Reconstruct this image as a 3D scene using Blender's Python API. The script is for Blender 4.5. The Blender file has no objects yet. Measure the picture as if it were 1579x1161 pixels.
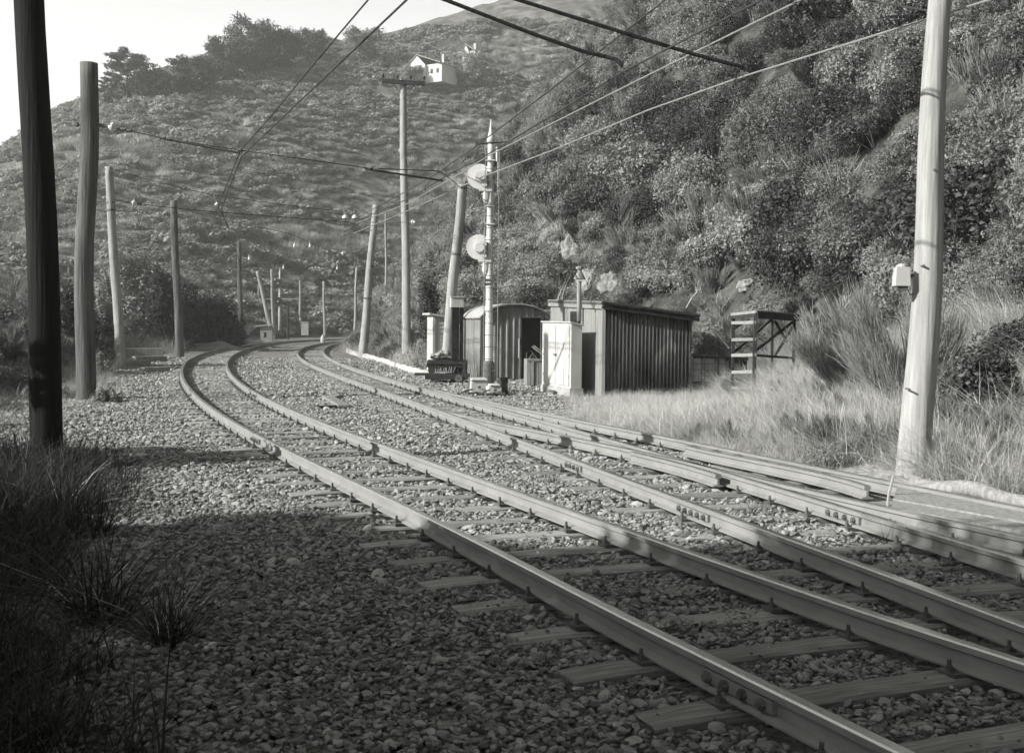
import bpy, math, random
import numpy as np
from mathutils import Vector, Matrix
random.seed(7); rng = np.random.default_rng(11)
sc = bpy.context.scene
COL = sc.collection
R = math.radians

# ------------------------------------------------------------------ camera numbers (photo 1579 x 1161)
FPX, CXP, CYP, HOR, ROLL, CH = 1850.0, 795.0, 537.0, 500.0, R(0.6), 1.54
PITCH = math.atan((CYP-HOR)/FPX)
def ray(px, py):
    dx, dy = px-CXP, py-CYP
    c, s = math.cos(ROLL), math.sin(ROLL)
    x, y = c*dx+s*dy, -s*dx+c*dy
    return Vector((x, FPX*math.cos(PITCH)-y*math.sin(PITCH), -y*math.cos(PITCH)-FPX*math.sin(PITCH)))
def g(px, py, z=0.0):
    d = ray(px, py); t = (z-CH)/d.z
    return Vector((d.x*t, d.y*t, z))
def at(px, py, Y):
    d = ray(px, py); t = Y/d.y
    return Vector((d.x*t, Y, CH+d.z*t))
def onplane(px, py, P, ang):            # vertical plane through P running along angle ang
    d = ray(px, py); n = (-math.sin(ang), math.cos(ang))
    t = (P[0]*n[0]+P[1]*n[1])/(d.x*n[0]+d.y*n[1])
    return Vector((d.x*t, d.y*t, CH+d.z*t))
cam = bpy.data.cameras.new('camera'); camo = bpy.data.objects.new('camera', cam); COL.objects.link(camo)
cam.sensor_fit = 'HORIZONTAL'; cam.sensor_width = 36; cam.lens = FPX/1579*36
cam.shift_x = -(CXP-789.5)/1579; cam.shift_y = -(580.5-CYP)/1579
cam.clip_end = 3000; cam.clip_start = 0.05
fw = Vector((0, math.cos(PITCH), -math.sin(PITCH))); upl = Vector((0, math.sin(PITCH), math.cos(PITCH))); rt = Vector((1,0,0))
c_, s_ = math.cos(ROLL), math.sin(ROLL)
Rc = rt*c_+upl*s_; Uc = upl*c_-rt*s_
camo.matrix_world = Matrix(((Rc.x,Uc.x,-fw.x,0),(Rc.y,Uc.y,-fw.y,0),(Rc.z,Uc.z,-fw.z,CH),(0,0,0,1)))
sc.camera = camo

# ------------------------------------------------------------------ light
SUN_AZ, SUN_EL = R(-156), R(28)          # direction TOWARDS the sun, angle from +X
tosun = Vector((math.cos(SUN_AZ)*math.cos(SUN_EL), math.sin(SUN_AZ)*math.cos(SUN_EL), math.sin(SUN_EL)))
sl = bpy.data.lights.new('sun', 'SUN'); sl.energy = 5.0; sl.angle = R(0.55); sl.color = (1, .995, .96)
so = bpy.data.objects.new('sun', sl); COL.objects.link(so)
so.rotation_euler = tosun.to_track_quat('Z', 'Y').to_euler()
w = bpy.data.worlds.new('World'); sc.world = w; w.use_nodes = True
nt = w.node_tree; nt.nodes.clear()
sky = nt.nodes.new('ShaderNodeTexSky'); sky.sky_type = 'NISHITA'; sky.sun_disc = False
sky.sun_elevation = SUN_EL; sky.sun_rotation = math.pi/2-SUN_AZ
sky.air_density = 1.0; sky.dust_density = 3.0
sep = nt.nodes.new('ShaderNodeSeparateColor')       # the film saw the blue zenith dark and the hazy horizon bright
mul = nt.nodes.new('ShaderNodeCombineColor')
bg = nt.nodes.new('ShaderNodeBackground'); bg.inputs[1].default_value = 0.034
out = nt.nodes.new('ShaderNodeOutputWorld')
nt.links.new(sky.outputs[0], sep.inputs[0])
tints = (1.0, 1.0, .965)
for k in range(3):
    m = nt.nodes.new('ShaderNodeMath'); m.operation = 'MULTIPLY'; m.inputs[1].default_value = tints[k]
    nt.links.new(sep.outputs[0], m.inputs[0]); nt.links.new(m.outputs[0], mul.inputs[k])
tcw = nt.nodes.new('ShaderNodeTexCoord'); sxyz = nt.nodes.new('ShaderNodeSeparateXYZ'); nt.links.new(tcw.outputs['Generated'], sxyz.inputs[0])
hz_ = nt.nodes.new('ShaderNodeMapRange'); hz_.interpolation_type = 'SMOOTHSTEP'; hz_.inputs['From Min'].default_value = .20; hz_.inputs['From Max'].default_value = .42
hz_.inputs['To Min'].default_value = 19.0; hz_.inputs['To Max'].default_value = 0.0; nt.links.new(sxyz.outputs[2], hz_.inputs['Value'])      # bright hazy band of sky above the horizon
addv = nt.nodes.new('ShaderNodeVectorMath'); addv.operation = 'ADD'; cmb = nt.nodes.new('ShaderNodeCombineXYZ')
for k in range(3): nt.links.new(hz_.outputs[0], cmb.inputs[k])
nt.links.new(mul.outputs[0], addv.inputs[0]); nt.links.new(cmb.outputs[0], addv.inputs[1]); nt.links.new(addv.outputs[0], bg.inputs[0]); nt.links.new(bg.outputs[0], out.inputs[0])
sc.view_settings.view_transform = 'Standard'; sc.view_settings.look = 'None'; sc.view_settings.gamma = 1
sc.view_settings.exposure = 1.0
sc.cycles.max_bounces = 4; sc.cycles.diffuse_bounces = 2; sc.cycles.transmission_bounces = 2; sc.cycles.use_adaptive_sampling = True; sc.cycles.adaptive_threshold = .03; sc.cycles.adaptive_min_samples = 24; sc.cycles.use_denoising = True

# ------------------------------------------------------------------ materials (black-and-white print: neutral greys, slightly warm)
def G(v): return (v*1.0, v*1.0, v*.965, 1)
def mat(name, lo, hi, scale=4.0, stretch=(1,1,1), rough=.85, metal=0.0, bump=0.0, bscale=None, detail=6.0, coord='Object',
        transl=0.0, spec=.3, rand=0.0, stains=None):
    m = bpy.data.materials.new(name); m.use_nodes = True
    n = m.node_tree; n.nodes.clear(); L = n.links.new
    o = n.nodes.new('ShaderNodeOutputMaterial'); b = n.nodes.new('ShaderNodeBsdfPrincipled')
    b.inputs['Roughness'].default_value = rough; b.inputs['Metallic'].default_value = metal
    b.inputs['Specular IOR Level'].default_value = spec
    tc = n.nodes.new('ShaderNodeTexCoord'); mp = n.nodes.new('ShaderNodeMapping'); mp.inputs['Scale'].default_value = stretch
    L(tc.outputs[coord], mp.inputs[0])
    nz = n.nodes.new('ShaderNodeTexNoise'); nz.inputs['Scale'].default_value = scale; nz.inputs['Detail'].default_value = detail
    nz.inputs['Roughness'].default_value = .62
    L(mp.outputs[0], nz.inputs['Vector'])
    rp = n.nodes.new('ShaderNodeValToRGB'); rp.color_ramp.elements[0].position = .33; rp.color_ramp.elements[1].position = .68
    rp.color_ramp.elements[0].color = G(lo); rp.color_ramp.elements[1].color = G(hi)
    L(nz.outputs['Fac'], rp.inputs[0])
    colr = rp.outputs[0]
    if stains:                                   # large patches of another tone: (scale, stretch, value, threshold)
        ss, sst, sv, sth = stains
        mp2 = n.nodes.new('ShaderNodeMapping'); mp2.inputs['Scale'].default_value = sst; L(tc.outputs[coord], mp2.inputs[0])
        n2 = n.nodes.new('ShaderNodeTexNoise'); n2.inputs['Scale'].default_value = ss; n2.inputs['Detail'].default_value = 5
        L(mp2.outputs[0], n2.inputs['Vector'])
        r2 = n.nodes.new('ShaderNodeValToRGB'); r2.color_ramp.elements[0].position = sth; r2.color_ramp.elements[1].position = sth+.12
        L(n2.outputs['Fac'], r2.inputs[0])
        mx = n.nodes.new('ShaderNodeMix'); mx.data_type = 'RGBA'; L(r2.outputs[0], mx.inputs['Factor'])
        L(colr, mx.inputs['A']); mx.inputs['B'].default_value = G(sv); colr = mx.outputs['Result']
    if rand:
        oi = n.nodes.new('ShaderNodeObjectInfo'); mr = n.nodes.new('ShaderNodeMapRange')
        mr.inputs['To Min'].default_value = 1-rand; mr.inputs['To Max'].default_value = 1+rand
        L(oi.outputs['Random'], mr.inputs['Value'])
        vm = n.nodes.new('ShaderNodeVectorMath'); vm.operation = 'SCALE'; L(colr, vm.inputs[0]); L(mr.outputs[0], vm.inputs['Scale'])
        colr = vm.outputs[0]
    L(colr, b.inputs['Base Color'])
    if bump:
        nb = n.nodes.new('ShaderNodeTexNoise'); nb.inputs['Scale'].default_value = bscale or scale*2; nb.inputs['Detail'].default_value = 6
        L(mp.outputs[0], nb.inputs['Vector'])
        bp = n.nodes.new('ShaderNodeBump'); bp.inputs['Strength'].default_value = .8; bp.inputs['Distance'].default_value = bump
        L(nb.outputs['Fac'], bp.inputs['Height']); L(bp.outputs[0], b.inputs['Normal'])
    if transl:
        t = n.nodes.new('ShaderNodeBsdfTranslucent'); L(colr, t.inputs[0]); ms = n.nodes.new('ShaderNodeMixShader')
        ms.inputs[0].default_value = transl; L(b.outputs[0], ms.inputs[1]); L(t.outputs[0], ms.inputs[2]); L(ms.outputs[0], o.inputs[0])
    else:
        L(b.outputs[0], o.inputs[0])
    return m
M = dict(
 stone   = mat('ballast_stone', .15, .42, 14, rand=.55, rough=.9, bump=.006, bscale=30),
 ballast = mat('ballast_bed', .10, .34, 26, rough=.95, bump=.03, bscale=24, detail=8),
 sleeper = mat('sleeper_wood', .14, .32, 3, (1,14,14), rough=.9, bump=.008, bscale=6, rand=.25),
 railside= mat('rail_rust', .20, .26, 3, (1,1,2), rough=.8, spec=.25),
 railhead= mat('rail_running_surface', .60, .68, 2, (1,1,1), rough=.27, metal=.95, detail=2),
 iron    = mat('dark_iron', .07, .15, 12, rough=.7, bump=.003),
 polelt  = mat('pole_wood_pale', .22, .40, 2.2, (9,9,.45), rough=.85, bump=.012, bscale=3, stains=(1.4,(1,1,.4),.2,.56)),
 poledk  = mat('pole_wood_weathered', .05, .17, 2.2, (9,9,.4), rough=.9, bump=.02, bscale=3, stains=(1.1,(1,1,.35),.05,.50)),  # weathered wood, darkened further to carry shade on the thick left pole
 poleblk = mat('pole_shade_and_dark_arm', .007, .018, 2.2, (9,9,.4), rough=.95, bump=.02, bscale=3),  # near-black holds the shade on the edge pole; arms are simply dark
 white   = mat('white_paint', .40, .52, 3, (1,1,.35), rough=.6, bump=.002, stains=(2.2,(3,3,.6),.30,.58)),
 whitewd = mat('white_boards', .36, .52, 5, (4,4,.3), rough=.7, bump=.003, stains=(2,(1,1,.5),.42,.6)),
 signal  = mat('signal_paint', .50, .62, 4, (1,1,.3), rough=.5, stains=(2.5,(1,1,.5),.46,.6)),
 corrlt  = mat('corrugated_iron_grey', .13, .26, 2.5, (2,2,.4), rough=.6, metal=.2, stains=(1.6,(1,1,.5),.14,.58)),
 corrdk  = mat('corrugated_iron_dark', .05, .13, 2.5, (2,2,.4), rough=.6, metal=.15, stains=(1.5,(1,1,.5),.26,.62)),
 roof    = mat('weathered_roofing', .26, .44, 3, rough=.8, bump=.004),
 hutwd   = mat('hut_boards', .17, .30, 3, (6,6,.35), rough=.85, bump=.004, stains=(1.6,(1,1,.7),.2,.62)),
 darkwd  = mat('tarred_wood', .018, .05, 4, (4,4,.6), rough=.85, bump=.006),
 greywd  = mat('grey_wood', .18, .34, 4, (6,6,.6), rough=.9, bump=.006),
housewt = mat('house_paint', .62, .72, 3, rough=.6),
 concrete= mat('concrete', .26, .42, 6, rough=.9, bump=.006, stains=(2,(1,1,1),.24,.6)),
 limewash= mat('limewashed_edging', .36, .52, 4, rough=.85, bump=.01, stains=(1.2,(1,1,1),.45,.64)),
 black   = mat('black_paint', .012, .03, 5, rough=.5),
 wire    = mat('copper_wire', .03, .06, 5, rough=.6),
 wirelt  = mat('wire_bright', .30, .40, 5, rough=.4, metal=.4),
 porc    = mat('porcelain', .55, .7, 5, rough=.3, spec=.5),
 glass   = mat('lens_glass', .35, .5, 5, rough=.15, spec=.8),
 pane    = mat('window_glass', .02, .05, 3, rough=.08, spec=.8),
 leafA   = mat('leaf_mid', .17, .32, 1.1, rough=.6, transl=.28, rand=.3, spec=.35, coord='Object'),
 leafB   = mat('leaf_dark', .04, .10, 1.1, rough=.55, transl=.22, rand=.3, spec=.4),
 leafC   = mat('leaf_pale', .24, .38, 1.1, rough=.7, transl=.3, rand=.25, spec=.3),
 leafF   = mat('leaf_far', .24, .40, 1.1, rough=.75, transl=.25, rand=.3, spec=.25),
 needle  = mat('needles', .05, .12, 1.5, rough=.7, transl=.2, rand=.2),
 grass   = mat('dry_grass', .46, .72, 2.0, rough=.8, transl=.3, rand=.3, spec=.25),
 grassdk = mat('green_grass', .018, .055, 2.0, rough=.6, transl=.3, rand=.35, spec=.35),
 twig    = mat('dead_twig', .38, .6, 2.0, rough=.9, rand=.2),
 bark    = mat('bark', .07, .16, 6, (1,1,.3), rough=.95, bump=.02),
 rock    = mat('pale_rock', .18, .40, 1.6, rough=.95, bump=.08, bscale=5, stains=(1.2,(1,1,1),.2,.58)),
 tarp    = mat('sacking', .16, .4, 5, rough=.95, bump=.01),
)

# ------------------------------------------------------------------ mesh helpers
class MB:
    def __init__(s): s.v=[]; s.f=[]; s.m=[]
    def add(s, vs, fs, mi=0):
        b=len(s.v); s.v += [tuple(v) for v in vs]; s.f += [tuple(i+b for i in f) for f in fs]; s.m += [mi]*len(fs); return s
    def box(s, c, size, rz=0, mi=0, rx=0, ry=0, taper=1.0):
        x,y,z = [k/2 for k in size]; Rm = Matrix.Rotation(rz,3,'Z') @ Matrix.Rotation(ry,3,'Y') @ Matrix.Rotation(rx,3,'X')
        vs=[Rm@Vector((a*x*(taper if d>0 else 1), b*y*(taper if d>0 else 1), d*z))+Vector(c) for a,b,d in
            ((-1,-1,-1),(1,-1,-1),(1,1,-1),(-1,1,-1),(-1,-1,1),(1,-1,1),(1,1,1),(-1,1,1))]
        return s.add(vs, [(0,3,2,1),(4,5,6,7),(0,1,5,4),(1,2,6,5),(2,3,7,6),(3,0,4,7)], mi)
    def bar(s, a, b, w, h=None, mi=0, up=(0,0,1)):        # rectangular bar between two points
        a=Vector(a); b=Vector(b); h=h or w; d=(b-a).normalized(); u=Vector(up)
        if abs(d.dot(u))>.98: u=Vector((0,1,0))
        sx=d.cross(u).normalized()*w/2; sy=sx.cross(d).normalized()*h/2
        vs=[p+q for p in (a,b) for q in (-sx-sy, sx-sy, sx+sy, -sx+sy)]
        return s.add(vs, [(0,3,2,1),(4,5,6,7),(0,1,5,4),(1,2,6,5),(2,3,7,6),(3,0,4,7)], mi)
    def tube(s, pts, r, n=8, mi=0, cap=True):              # r: number or list
        pts=[Vector(p) for p in pts]; rs = r if isinstance(r,(list,tuple)) else [r]*len(pts)
        base=len(s.v); prev=None
        for i,p in enumerate(pts):
            d=(pts[min(i+1,len(pts)-1)]-pts[max(i-1,0)]).normalized()
            if prev is None:
                u=Vector((0,0,1)) if abs(d.z)<.9 else Vector((0,1,0)); a=d.cross(u).normalized()
            else: a=(prev-d*prev.dot(d)).normalized()
            prev=a; b=d.cross(a)
            for k in range(n):
                t=2*math.pi*k/n; s.v.append(tuple(p+(a*math.cos(t)+b*math.sin(t))*rs[i]))
        for i in range(len(pts)-1):
            for k in range(n):
                s.f.append((base+i*n+k, base+i*n+(k+1)%n, base+(i+1)*n+(k+1)%n, base+(i+1)*n+k)); s.m.append(mi)
        if cap:
            s.f.append(tuple(base+k for k in range(n))[::-1]); s.m.append(mi)
            s.f.append(tuple(base+(len(pts)-1)*n+k for k in range(n))); s.m.append(mi)
        return s
    def sweep(s, prof, path, mis=None):                    # closed profile (x across, z up) along a path, kept upright
        path=[Vector(p) for p in path]; n=len(prof); base=len(s.v)
        for i,p in enumerate(path):
            d=(path[min(i+1,len(path)-1)]-path[max(i-1,0)]); d.z=0; d.normalize(); a=Vector((d.y,-d.x,0))
            for (x,z) in prof: s.v.append(tuple(p+a*x+Vector((0,0,z))))
        for i in range(len(path)-1):
            for k in range(n):
                s.f.append((base+i*n+k, base+i*n+(k+1)%n, base+(i+1)*n+(k+1)%n, base+(i+1)*n+k)); s.m.append(mis[k] if mis else 0)
        s.f.append(tuple(base+k for k in range(n))[::-1]); s.m.append(0)
        s.f.append(tuple(base+(len(path)-1)*n+k for k in range(n))); s.m.append(0)
        return s
    def build(s, name, mats, parent=None, smooth=False, loc=None, link=True):
        me=bpy.data.meshes.new(name)
        vs=s.v if loc is None else [(v[0]-loc[0],v[1]-loc[1],v[2]-loc[2]) for v in s.v]
        me.from_pydata(vs,[],s.f); 
        for m in (mats if isinstance(mats,(list,tuple)) else [mats]): me.materials.append(m)
        me.polygons.foreach_set('material_index', s.m)
        if smooth: me.polygons.foreach_set('use_smooth',[True]*len(s.f))
        me.validate(); me.update()
        o=bpy.data.objects.new(name, me)
        if link: COL.objects.link(o)
        if loc is not None: o.location=loc
        if parent: o.parent=parent
        return o
def tag(o, label=None, cat=None, group=None, kind=None):
    if label: o['label']=label
    if cat: o['category']=cat
    if group: o['group']=group
    if kind: o['kind']=kind
    return o
def empty(name, loc=(0,0,0), rz=0.0):
    o=bpy.data.objects.new(name,None); COL.objects.link(o); o.location=loc; o.rotation_euler=(0,0,rz); o.empty_display_size=.2; return o
def copy_tree(o, parent=None):
    c=o.copy(); COL.objects.link(c); c.parent=parent
    for ch in list(o.children): copy_tree(ch, c)
    return c

# ------------------------------------------------------------------ noise + terrain
def vnoise(x, y, seed=0):
    xi=np.floor(x).astype(np.int64); yi=np.floor(y).astype(np.int64); xf=x-xi; yf=y-yi
    def h(a,b):
        n=(a*374761393+b*668265263+seed*1442695041)&0x7fffffff
        n=((n^(n>>13))*1274126177)&0x7fffffff
        return ((n^(n>>16))&0xffff)/65535.0
    u=xf*xf*(3-2*xf); v=yf*yf*(3-2*yf)
    return (h(xi,yi)*(1-u)+h(xi+1,yi)*u)*(1-v)+(h(xi,yi+1)*(1-u)+h(xi+1,yi+1)*u)*v
def fbm(x, y, seed=0, oct=4):
    r=0; a=.5; t=0
    for k in range(oct):
        r=r+a*vnoise(x*2**k,y*2**k,seed+k*17); t+=a; a*=.5
    return r/t*2-1
FR=np.array([(7.5,-40),(7,-10),(6.2,5),(5.9,12),(6.4,17),(6.6,22),(6.2,26),(5.2,30),(3.8,34.5),(1.4,38.5),(-1.6,40.6),(-3.5,43.5),(-4.9,48.5),(-7.9,60),(-10.4,75),(-12,90),(-11.5,110),(-6,130),(12,150),(60,175),(140,180)],float)
FL=np.array([(-6,-40),(-6.6,0),(-7.6,10),(-9.6,20),(-11.4,28),(-12.8,36),(-15.2,44),(-17.4,52),(-19.2,62),(-20.5,76),(-22,92),(-24.5,105),(-23,122),(-14,143),(6,168),(50,196),(140,205)],float)
def sdist(x, y, poly):
    best=np.full(x.shape,1e9); sg=np.zeros(x.shape)
    for a,b in zip(poly[:-1],poly[1:]):
        d=b-a; L=d@d; t=np.clip(((x-a[0])*d[0]+(y-a[1])*d[1])/L,0,1)
        ex=x-(a[0]+t*d[0]); ey=y-(a[1]+t*d[1]); q=np.hypot(ex,ey); cr=ex*d[1]-ey*d[0]   # >0 right of the line
        m=q<best-1e-9; best=np.where(m,q,best); sg=np.where(m,np.sign(cr),sg)
    return best*sg
TPX=[-300,0,85,150,250,340,430,540,650,760,900,1100,1579]
TEL=[.10,.13,.160,.180,.198,.212,.222,.232,.245,.262,.290,.31,.33]
TTH=[(p-CXP)/FPX for p in TPX]
def gshape(s): return np.where(s<0,0,np.where(s<115,np.sin(np.pi/2*np.clip(s/115,0,1))**1.25,1-.25*np.clip((s-115)/150,0,1.5)))
ZR=[]
for th,e in zip(TTH,TEL):
    yy=np.linspace(20,330,500); ss=-sdist(th*yy,yy,FL); gg=gshape(ss); lo,hi=5.,160.
    for _ in range(30):
        mid=(lo+hi)/2
        if np.max((mid*gg-CH)/yy)>e: hi=mid
        else: lo=mid
    ZR.append(lo)
def hz(x, y):
    x=np.asarray(x,float); y=np.asarray(y,float)
    sr=sdist(x,y,FR); sl_=-sdist(x,y,FL)
    zr=np.where(sr>0, 1.25*np.sqrt(sr*sr+.5)-.88, 0); zr=np.where(sr>0, np.maximum(zr,0)*np.where(sr<30,1,30/np.maximum(sr,1)*.5+.5),0)
    zr=zr*(1+.16*fbm(x/7,y/7,3))+np.clip(sr/5,0,1)*(1.3*fbm(x/4.5,y/4.5,5))
    zr=np.maximum(zr,0)
    th=x/np.maximum(y,20.); zrid=np.interp(th,TTH,ZR)
    zl=zrid*gshape(sl_)+np.where(sl_>0,1.1*(1-np.exp(-sl_/1.8)),0)
    zl=zl+np.clip(sl_/25,0,1)*(1.6*fbm(x/16,y/16,9,3))+np.clip(sl_/3,0,1)*.35*fbm(x/3,y/3,12,3)
    z=np.where(sr>0,np.where(sl_>0,np.maximum(zr,zl),zr),np.maximum(zl,0))
    z=z+np.clip(np.minimum((x-3.1)/2.4,(25-y)/5),0,1)*np.clip((y-10)/4,0,1)*.62    # verge rises towards the stand
    flat=(sr<=0)&(sl_<=0)
    return z-.05+np.where(flat,.012*fbm(x*1.5,y*1.5,2,3),0)
def hz1(x,y): return float(hz(np.array([x]),np.array([y]))[0])
# ------------------------------------------------------------------ ground sheet
def axis(lo, hi, c, dmin, grow):
    out=[c]; d=dmin
    while out[-1]<hi: out.append(out[-1]+d); d*=grow
    neg=[c]; d=dmin
    while neg[-1]>lo: neg.append(neg[-1]-d); d*=grow
    return np.array(neg[:0:-1]+out)
gx=np.concatenate([axis(-420,420,-4,.35,1.0)[:0], np.unique(np.concatenate([np.arange(-420,-60,8.),np.arange(-60,-22,1.1),np.arange(-22,22,.45),np.arange(22,60,1.1),np.arange(60,421,8.)]))])
gy=np.unique(np.concatenate([np.arange(-60,0,4.),np.arange(0,60,.45),np.arange(60,130,.9),np.arange(130,260,2.),np.arange(260,620,12.)]))
XX,YY=np.meshgrid(gx,gy); ZZ=hz(XX,YY); ny,nx=XX.shape
me=bpy.data.meshes.new('ground')
vs=np.stack([XX.ravel(),YY.ravel(),ZZ.ravel()],1)
idx=np.arange(nx*ny).reshape(ny,nx); fs=np.stack([idx[:-1,:-1].ravel(),idx[:-1,1:].ravel(),idx[1:,1:].ravel(),idx[1:,:-1].ravel()],1)
me.vertices.add(len(vs)); me.vertices.foreach_set('co',vs.ravel()); me.loops.add(fs.size); me.loops.foreach_set('vertex_index',fs.ravel())
me.polygons.add(len(fs)); me.polygons.foreach_set('loop_start',np.arange(0,fs.size,4)); me.polygons.foreach_set('loop_total',np.full(len(fs),4))
me.update(calc_edges=True); me.polygons.foreach_set('use_smooth',[True]*len(fs))
sdR=sdist(XX,YY,FR); sdL=-sdist(XX,YY,FL)
hill=np.clip(np.maximum(sdR,sdL)/1.2+.5+.5*fbm(XX/1.3,YY/1.3,21,3),0,1)          # 0 on the railway formation, 1 on the hills
verge=np.clip((XX-2.6)/1.0,0,1)*np.clip((26-YY)/3,0,1)
verge=np.maximum(verge, np.clip((-sdL+0.0-(-2.2))/1.6,0,1)*0+np.clip((sdL+2.2)/1.5,0,1)*np.clip((YY-8)/6,0,1)*.7)
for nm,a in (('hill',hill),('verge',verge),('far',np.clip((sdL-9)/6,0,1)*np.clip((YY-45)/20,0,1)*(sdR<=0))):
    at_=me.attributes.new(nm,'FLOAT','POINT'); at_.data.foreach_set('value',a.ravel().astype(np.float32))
gm=bpy.data.materials.new('ground'); gm.use_nodes=True; n=gm.node_tree; n.nodes.clear(); L=n.links.new
o=n.nodes.new('ShaderNodeOutputMaterial'); b=n.nodes.new('ShaderNodeBsdfPrincipled'); b.inputs['Roughness'].default_value=.95; b.inputs['Specular IOR Level'].default_value=.15; L(b.outputs[0],o.inputs[0])
geo=n.nodes.new('ShaderNodeNewGeometry')
def nramp(scale,lo,hi,p0=.35,p1=.65,det=8,rough=.6):
    z=n.nodes.new('ShaderNodeTexNoise'); z.inputs['Scale'].default_value=scale; z.inputs['Detail'].default_value=det; z.inputs['Roughness'].default_value=rough
    L(geo.outputs['Position'],z.inputs['Vector']); r=n.nodes.new('ShaderNodeValToRGB'); r.color_ramp.elements[0].position=p0; r.color_ramp.elements[1].position=p1
    r.color_ramp.elements[0].color=G(lo); r.color_ramp.elements[1].color=G(hi); L(z.outputs['Fac'],r.inputs[0]); return r.outputs[0],z
def nmix(f,a,c):
    x=n.nodes.new('ShaderNodeMix'); x.data_type='RGBA'; L(f,x.inputs['Factor']); L(a,x.inputs['A']); L(c,x.inputs['B']); return x.outputs['Result']
def attr(nm):
    x=n.nodes.new('ShaderNodeAttribute'); x.attribute_name=nm; return x.outputs['Fac']
bal,zb=nramp(17,.14,.46,.36,.66); bal2,_=nramp(1.3,.6,1.0,.4,.7)
vm=n.nodes.new('ShaderNodeVectorMath'); vm.operation='MULTIPLY'; L(bal,vm.inputs[0]); L(bal2,vm.inputs[1])
ver,_=nramp(9,.20,.46,.3,.7)
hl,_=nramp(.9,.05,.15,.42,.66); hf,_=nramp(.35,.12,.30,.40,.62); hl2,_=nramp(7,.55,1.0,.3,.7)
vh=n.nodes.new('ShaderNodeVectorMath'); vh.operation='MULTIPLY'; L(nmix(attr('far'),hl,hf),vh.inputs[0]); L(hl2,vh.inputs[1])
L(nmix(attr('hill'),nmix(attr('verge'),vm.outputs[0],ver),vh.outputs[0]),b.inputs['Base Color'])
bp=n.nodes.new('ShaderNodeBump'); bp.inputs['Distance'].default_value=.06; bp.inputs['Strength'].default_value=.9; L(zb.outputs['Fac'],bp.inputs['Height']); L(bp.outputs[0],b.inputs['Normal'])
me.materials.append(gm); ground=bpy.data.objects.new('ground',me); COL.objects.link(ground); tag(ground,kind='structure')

def onhill(px, py, y0=12., y1=330., lift=0.0):
    d=ray(px,py); ys=np.concatenate([np.arange(y0,80,.25),np.arange(80,y1,.8)]); t=ys/d.y
    zz=CH+d.z*t; hh=hz(d.x*t,ys)+lift; k=np.argmax(hh>=zz)
    if hh[k]<zz[k]: k=int(np.argmin((zz-hh)/ys))
    return Vector((d.x*t[k],ys[k],float(hz(np.array([d.x*t[k]]),np.array([ys[k]]))[0])))

# ------------------------------------------------------------------ rails
ALp=[(466.3,523.0),(418.8,529.0),(380.8,531.7),(341.3,536.4),(317.5,542.0),(304.8,549.1),(290.6,563.3),(283.5,576),(282.7,587.1),(289,599.7),(306.4,617.2),(333.3,633),(358.7,647.2),(390.3,666.2),(417.2,678.9),(450,693.8),(529.2,731.8),(568.7,754),(632,785),(700,816.7),(754,842.7),(845.2,887.2),(936.4,932.8),(1000,967),(1060,997)]
ARp=[(483.7,522.2),(444.2,526.9),(404.6,532.5),(372.9,538.8),(358.7,545.9),(355.5,553.8),(356.3,566.5),(360.2,577.6),(371.3,590.2),(388.7,602.9),(412.5,615.6),(444.2,631),(475.8,644),(513.3,656.5),(576.7,678),(636.8,701.7),(687.5,718.7),(750.8,740.9),(798.3,758.3),(830,769.4),(907,796.7),(983,822),(1150,882),(1274,919),(1398,959.5),(1491,993.6)]
BLp=[(533.4,524.5),(487.5,531.7),(466.9,534.8),(459.8,540.4),(460.6,545.9),(470.1,553.8),(487.5,563.3),(511.2,574.4),(535,583.9),(574.6,595),(614.2,609.2),(645.8,620.3),(690,636.2),(735,653),(798.3,676.8),(861.7,701.3),(945,728.3),(1021,757.8),(1051,769),(1150,805),(1250,842),(1319,868),(1388,890),(1439.5,911),(1512,938)]
BRp=[(546,524.5),(516,530.9),(501,537.2),(499.4,542),(503.3,549),(514.4,555.4),(538.2,563.3),(574.6,574.4),(606.3,585.5),(637.9,595),(671,603.5),(703,612.7),(750.8,623.7),(798.3,638),(845.8,650.7),(888,661.5),(935.5,676),(983,689.4),(1078,715),(1150,737),(1195,751),(1290,779.7),(1400,810),(1439.5,820),(1512,844)]
RZ=.14
def curve_from(pts, deg=8, y0=1.2, y1=None, far=None, step=.35):
    P=np.array([tuple(g(px,py,RZ)) for px,py in pts]); t=np.log(P[:,1]+6)
    tm,ts=t.mean(),t.std(); c=np.polyfit((t-tm)/ts,P[:,0],deg,w=1/(P[:,1]**.9)); dc=np.polyder(c)
    ya,yb=P[:,1].min()+.2,P[:,1].max()-.5
    def X(y):
        yc=np.clip(y,ya,yb); tt=(np.log(yc+6)-tm)/ts; sl=np.polyval(dc,tt)/ts/(yc+6)
        return np.polyval(c,tt)+(y-yc)*sl
    return X,ya,yb
def fine(X,y0,y1,z=0.0):
    ys=[];y=y0
    while y<y1: ys.append(y); y+=max(.3,y*.016)
    ys=np.array(ys+[y1]); return [Vector((float(a),float(b_),z)) for a,b_ in zip(X(ys),ys)]
def arc_on(path, radius, length, step=2.0):        # carry the line on round a right-hand bend
    p=path[-1].copy(); d=(path[-1]-path[-2]).normalized(); out=[]; n_=int(length/step); a=math.atan2(d.y,d.x)
    for k in range(n_):
        a-=step/radius; p=p+Vector((math.cos(a),math.sin(a),0))*step; out.append(p.copy())
    return path+out
XAL,_,_=curve_from(ALp,7); XAR,_,_=curve_from(ARp,7); XBL,_,_=curve_from(BLp,7); XBR,_,_=curve_from(BRp,7)
YA=84.; YB=84.
AL=arc_on(fine(XAL,1.0,YA),70,60); AR=arc_on(fine(XAR,1.0,YA),68.9,60)
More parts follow.
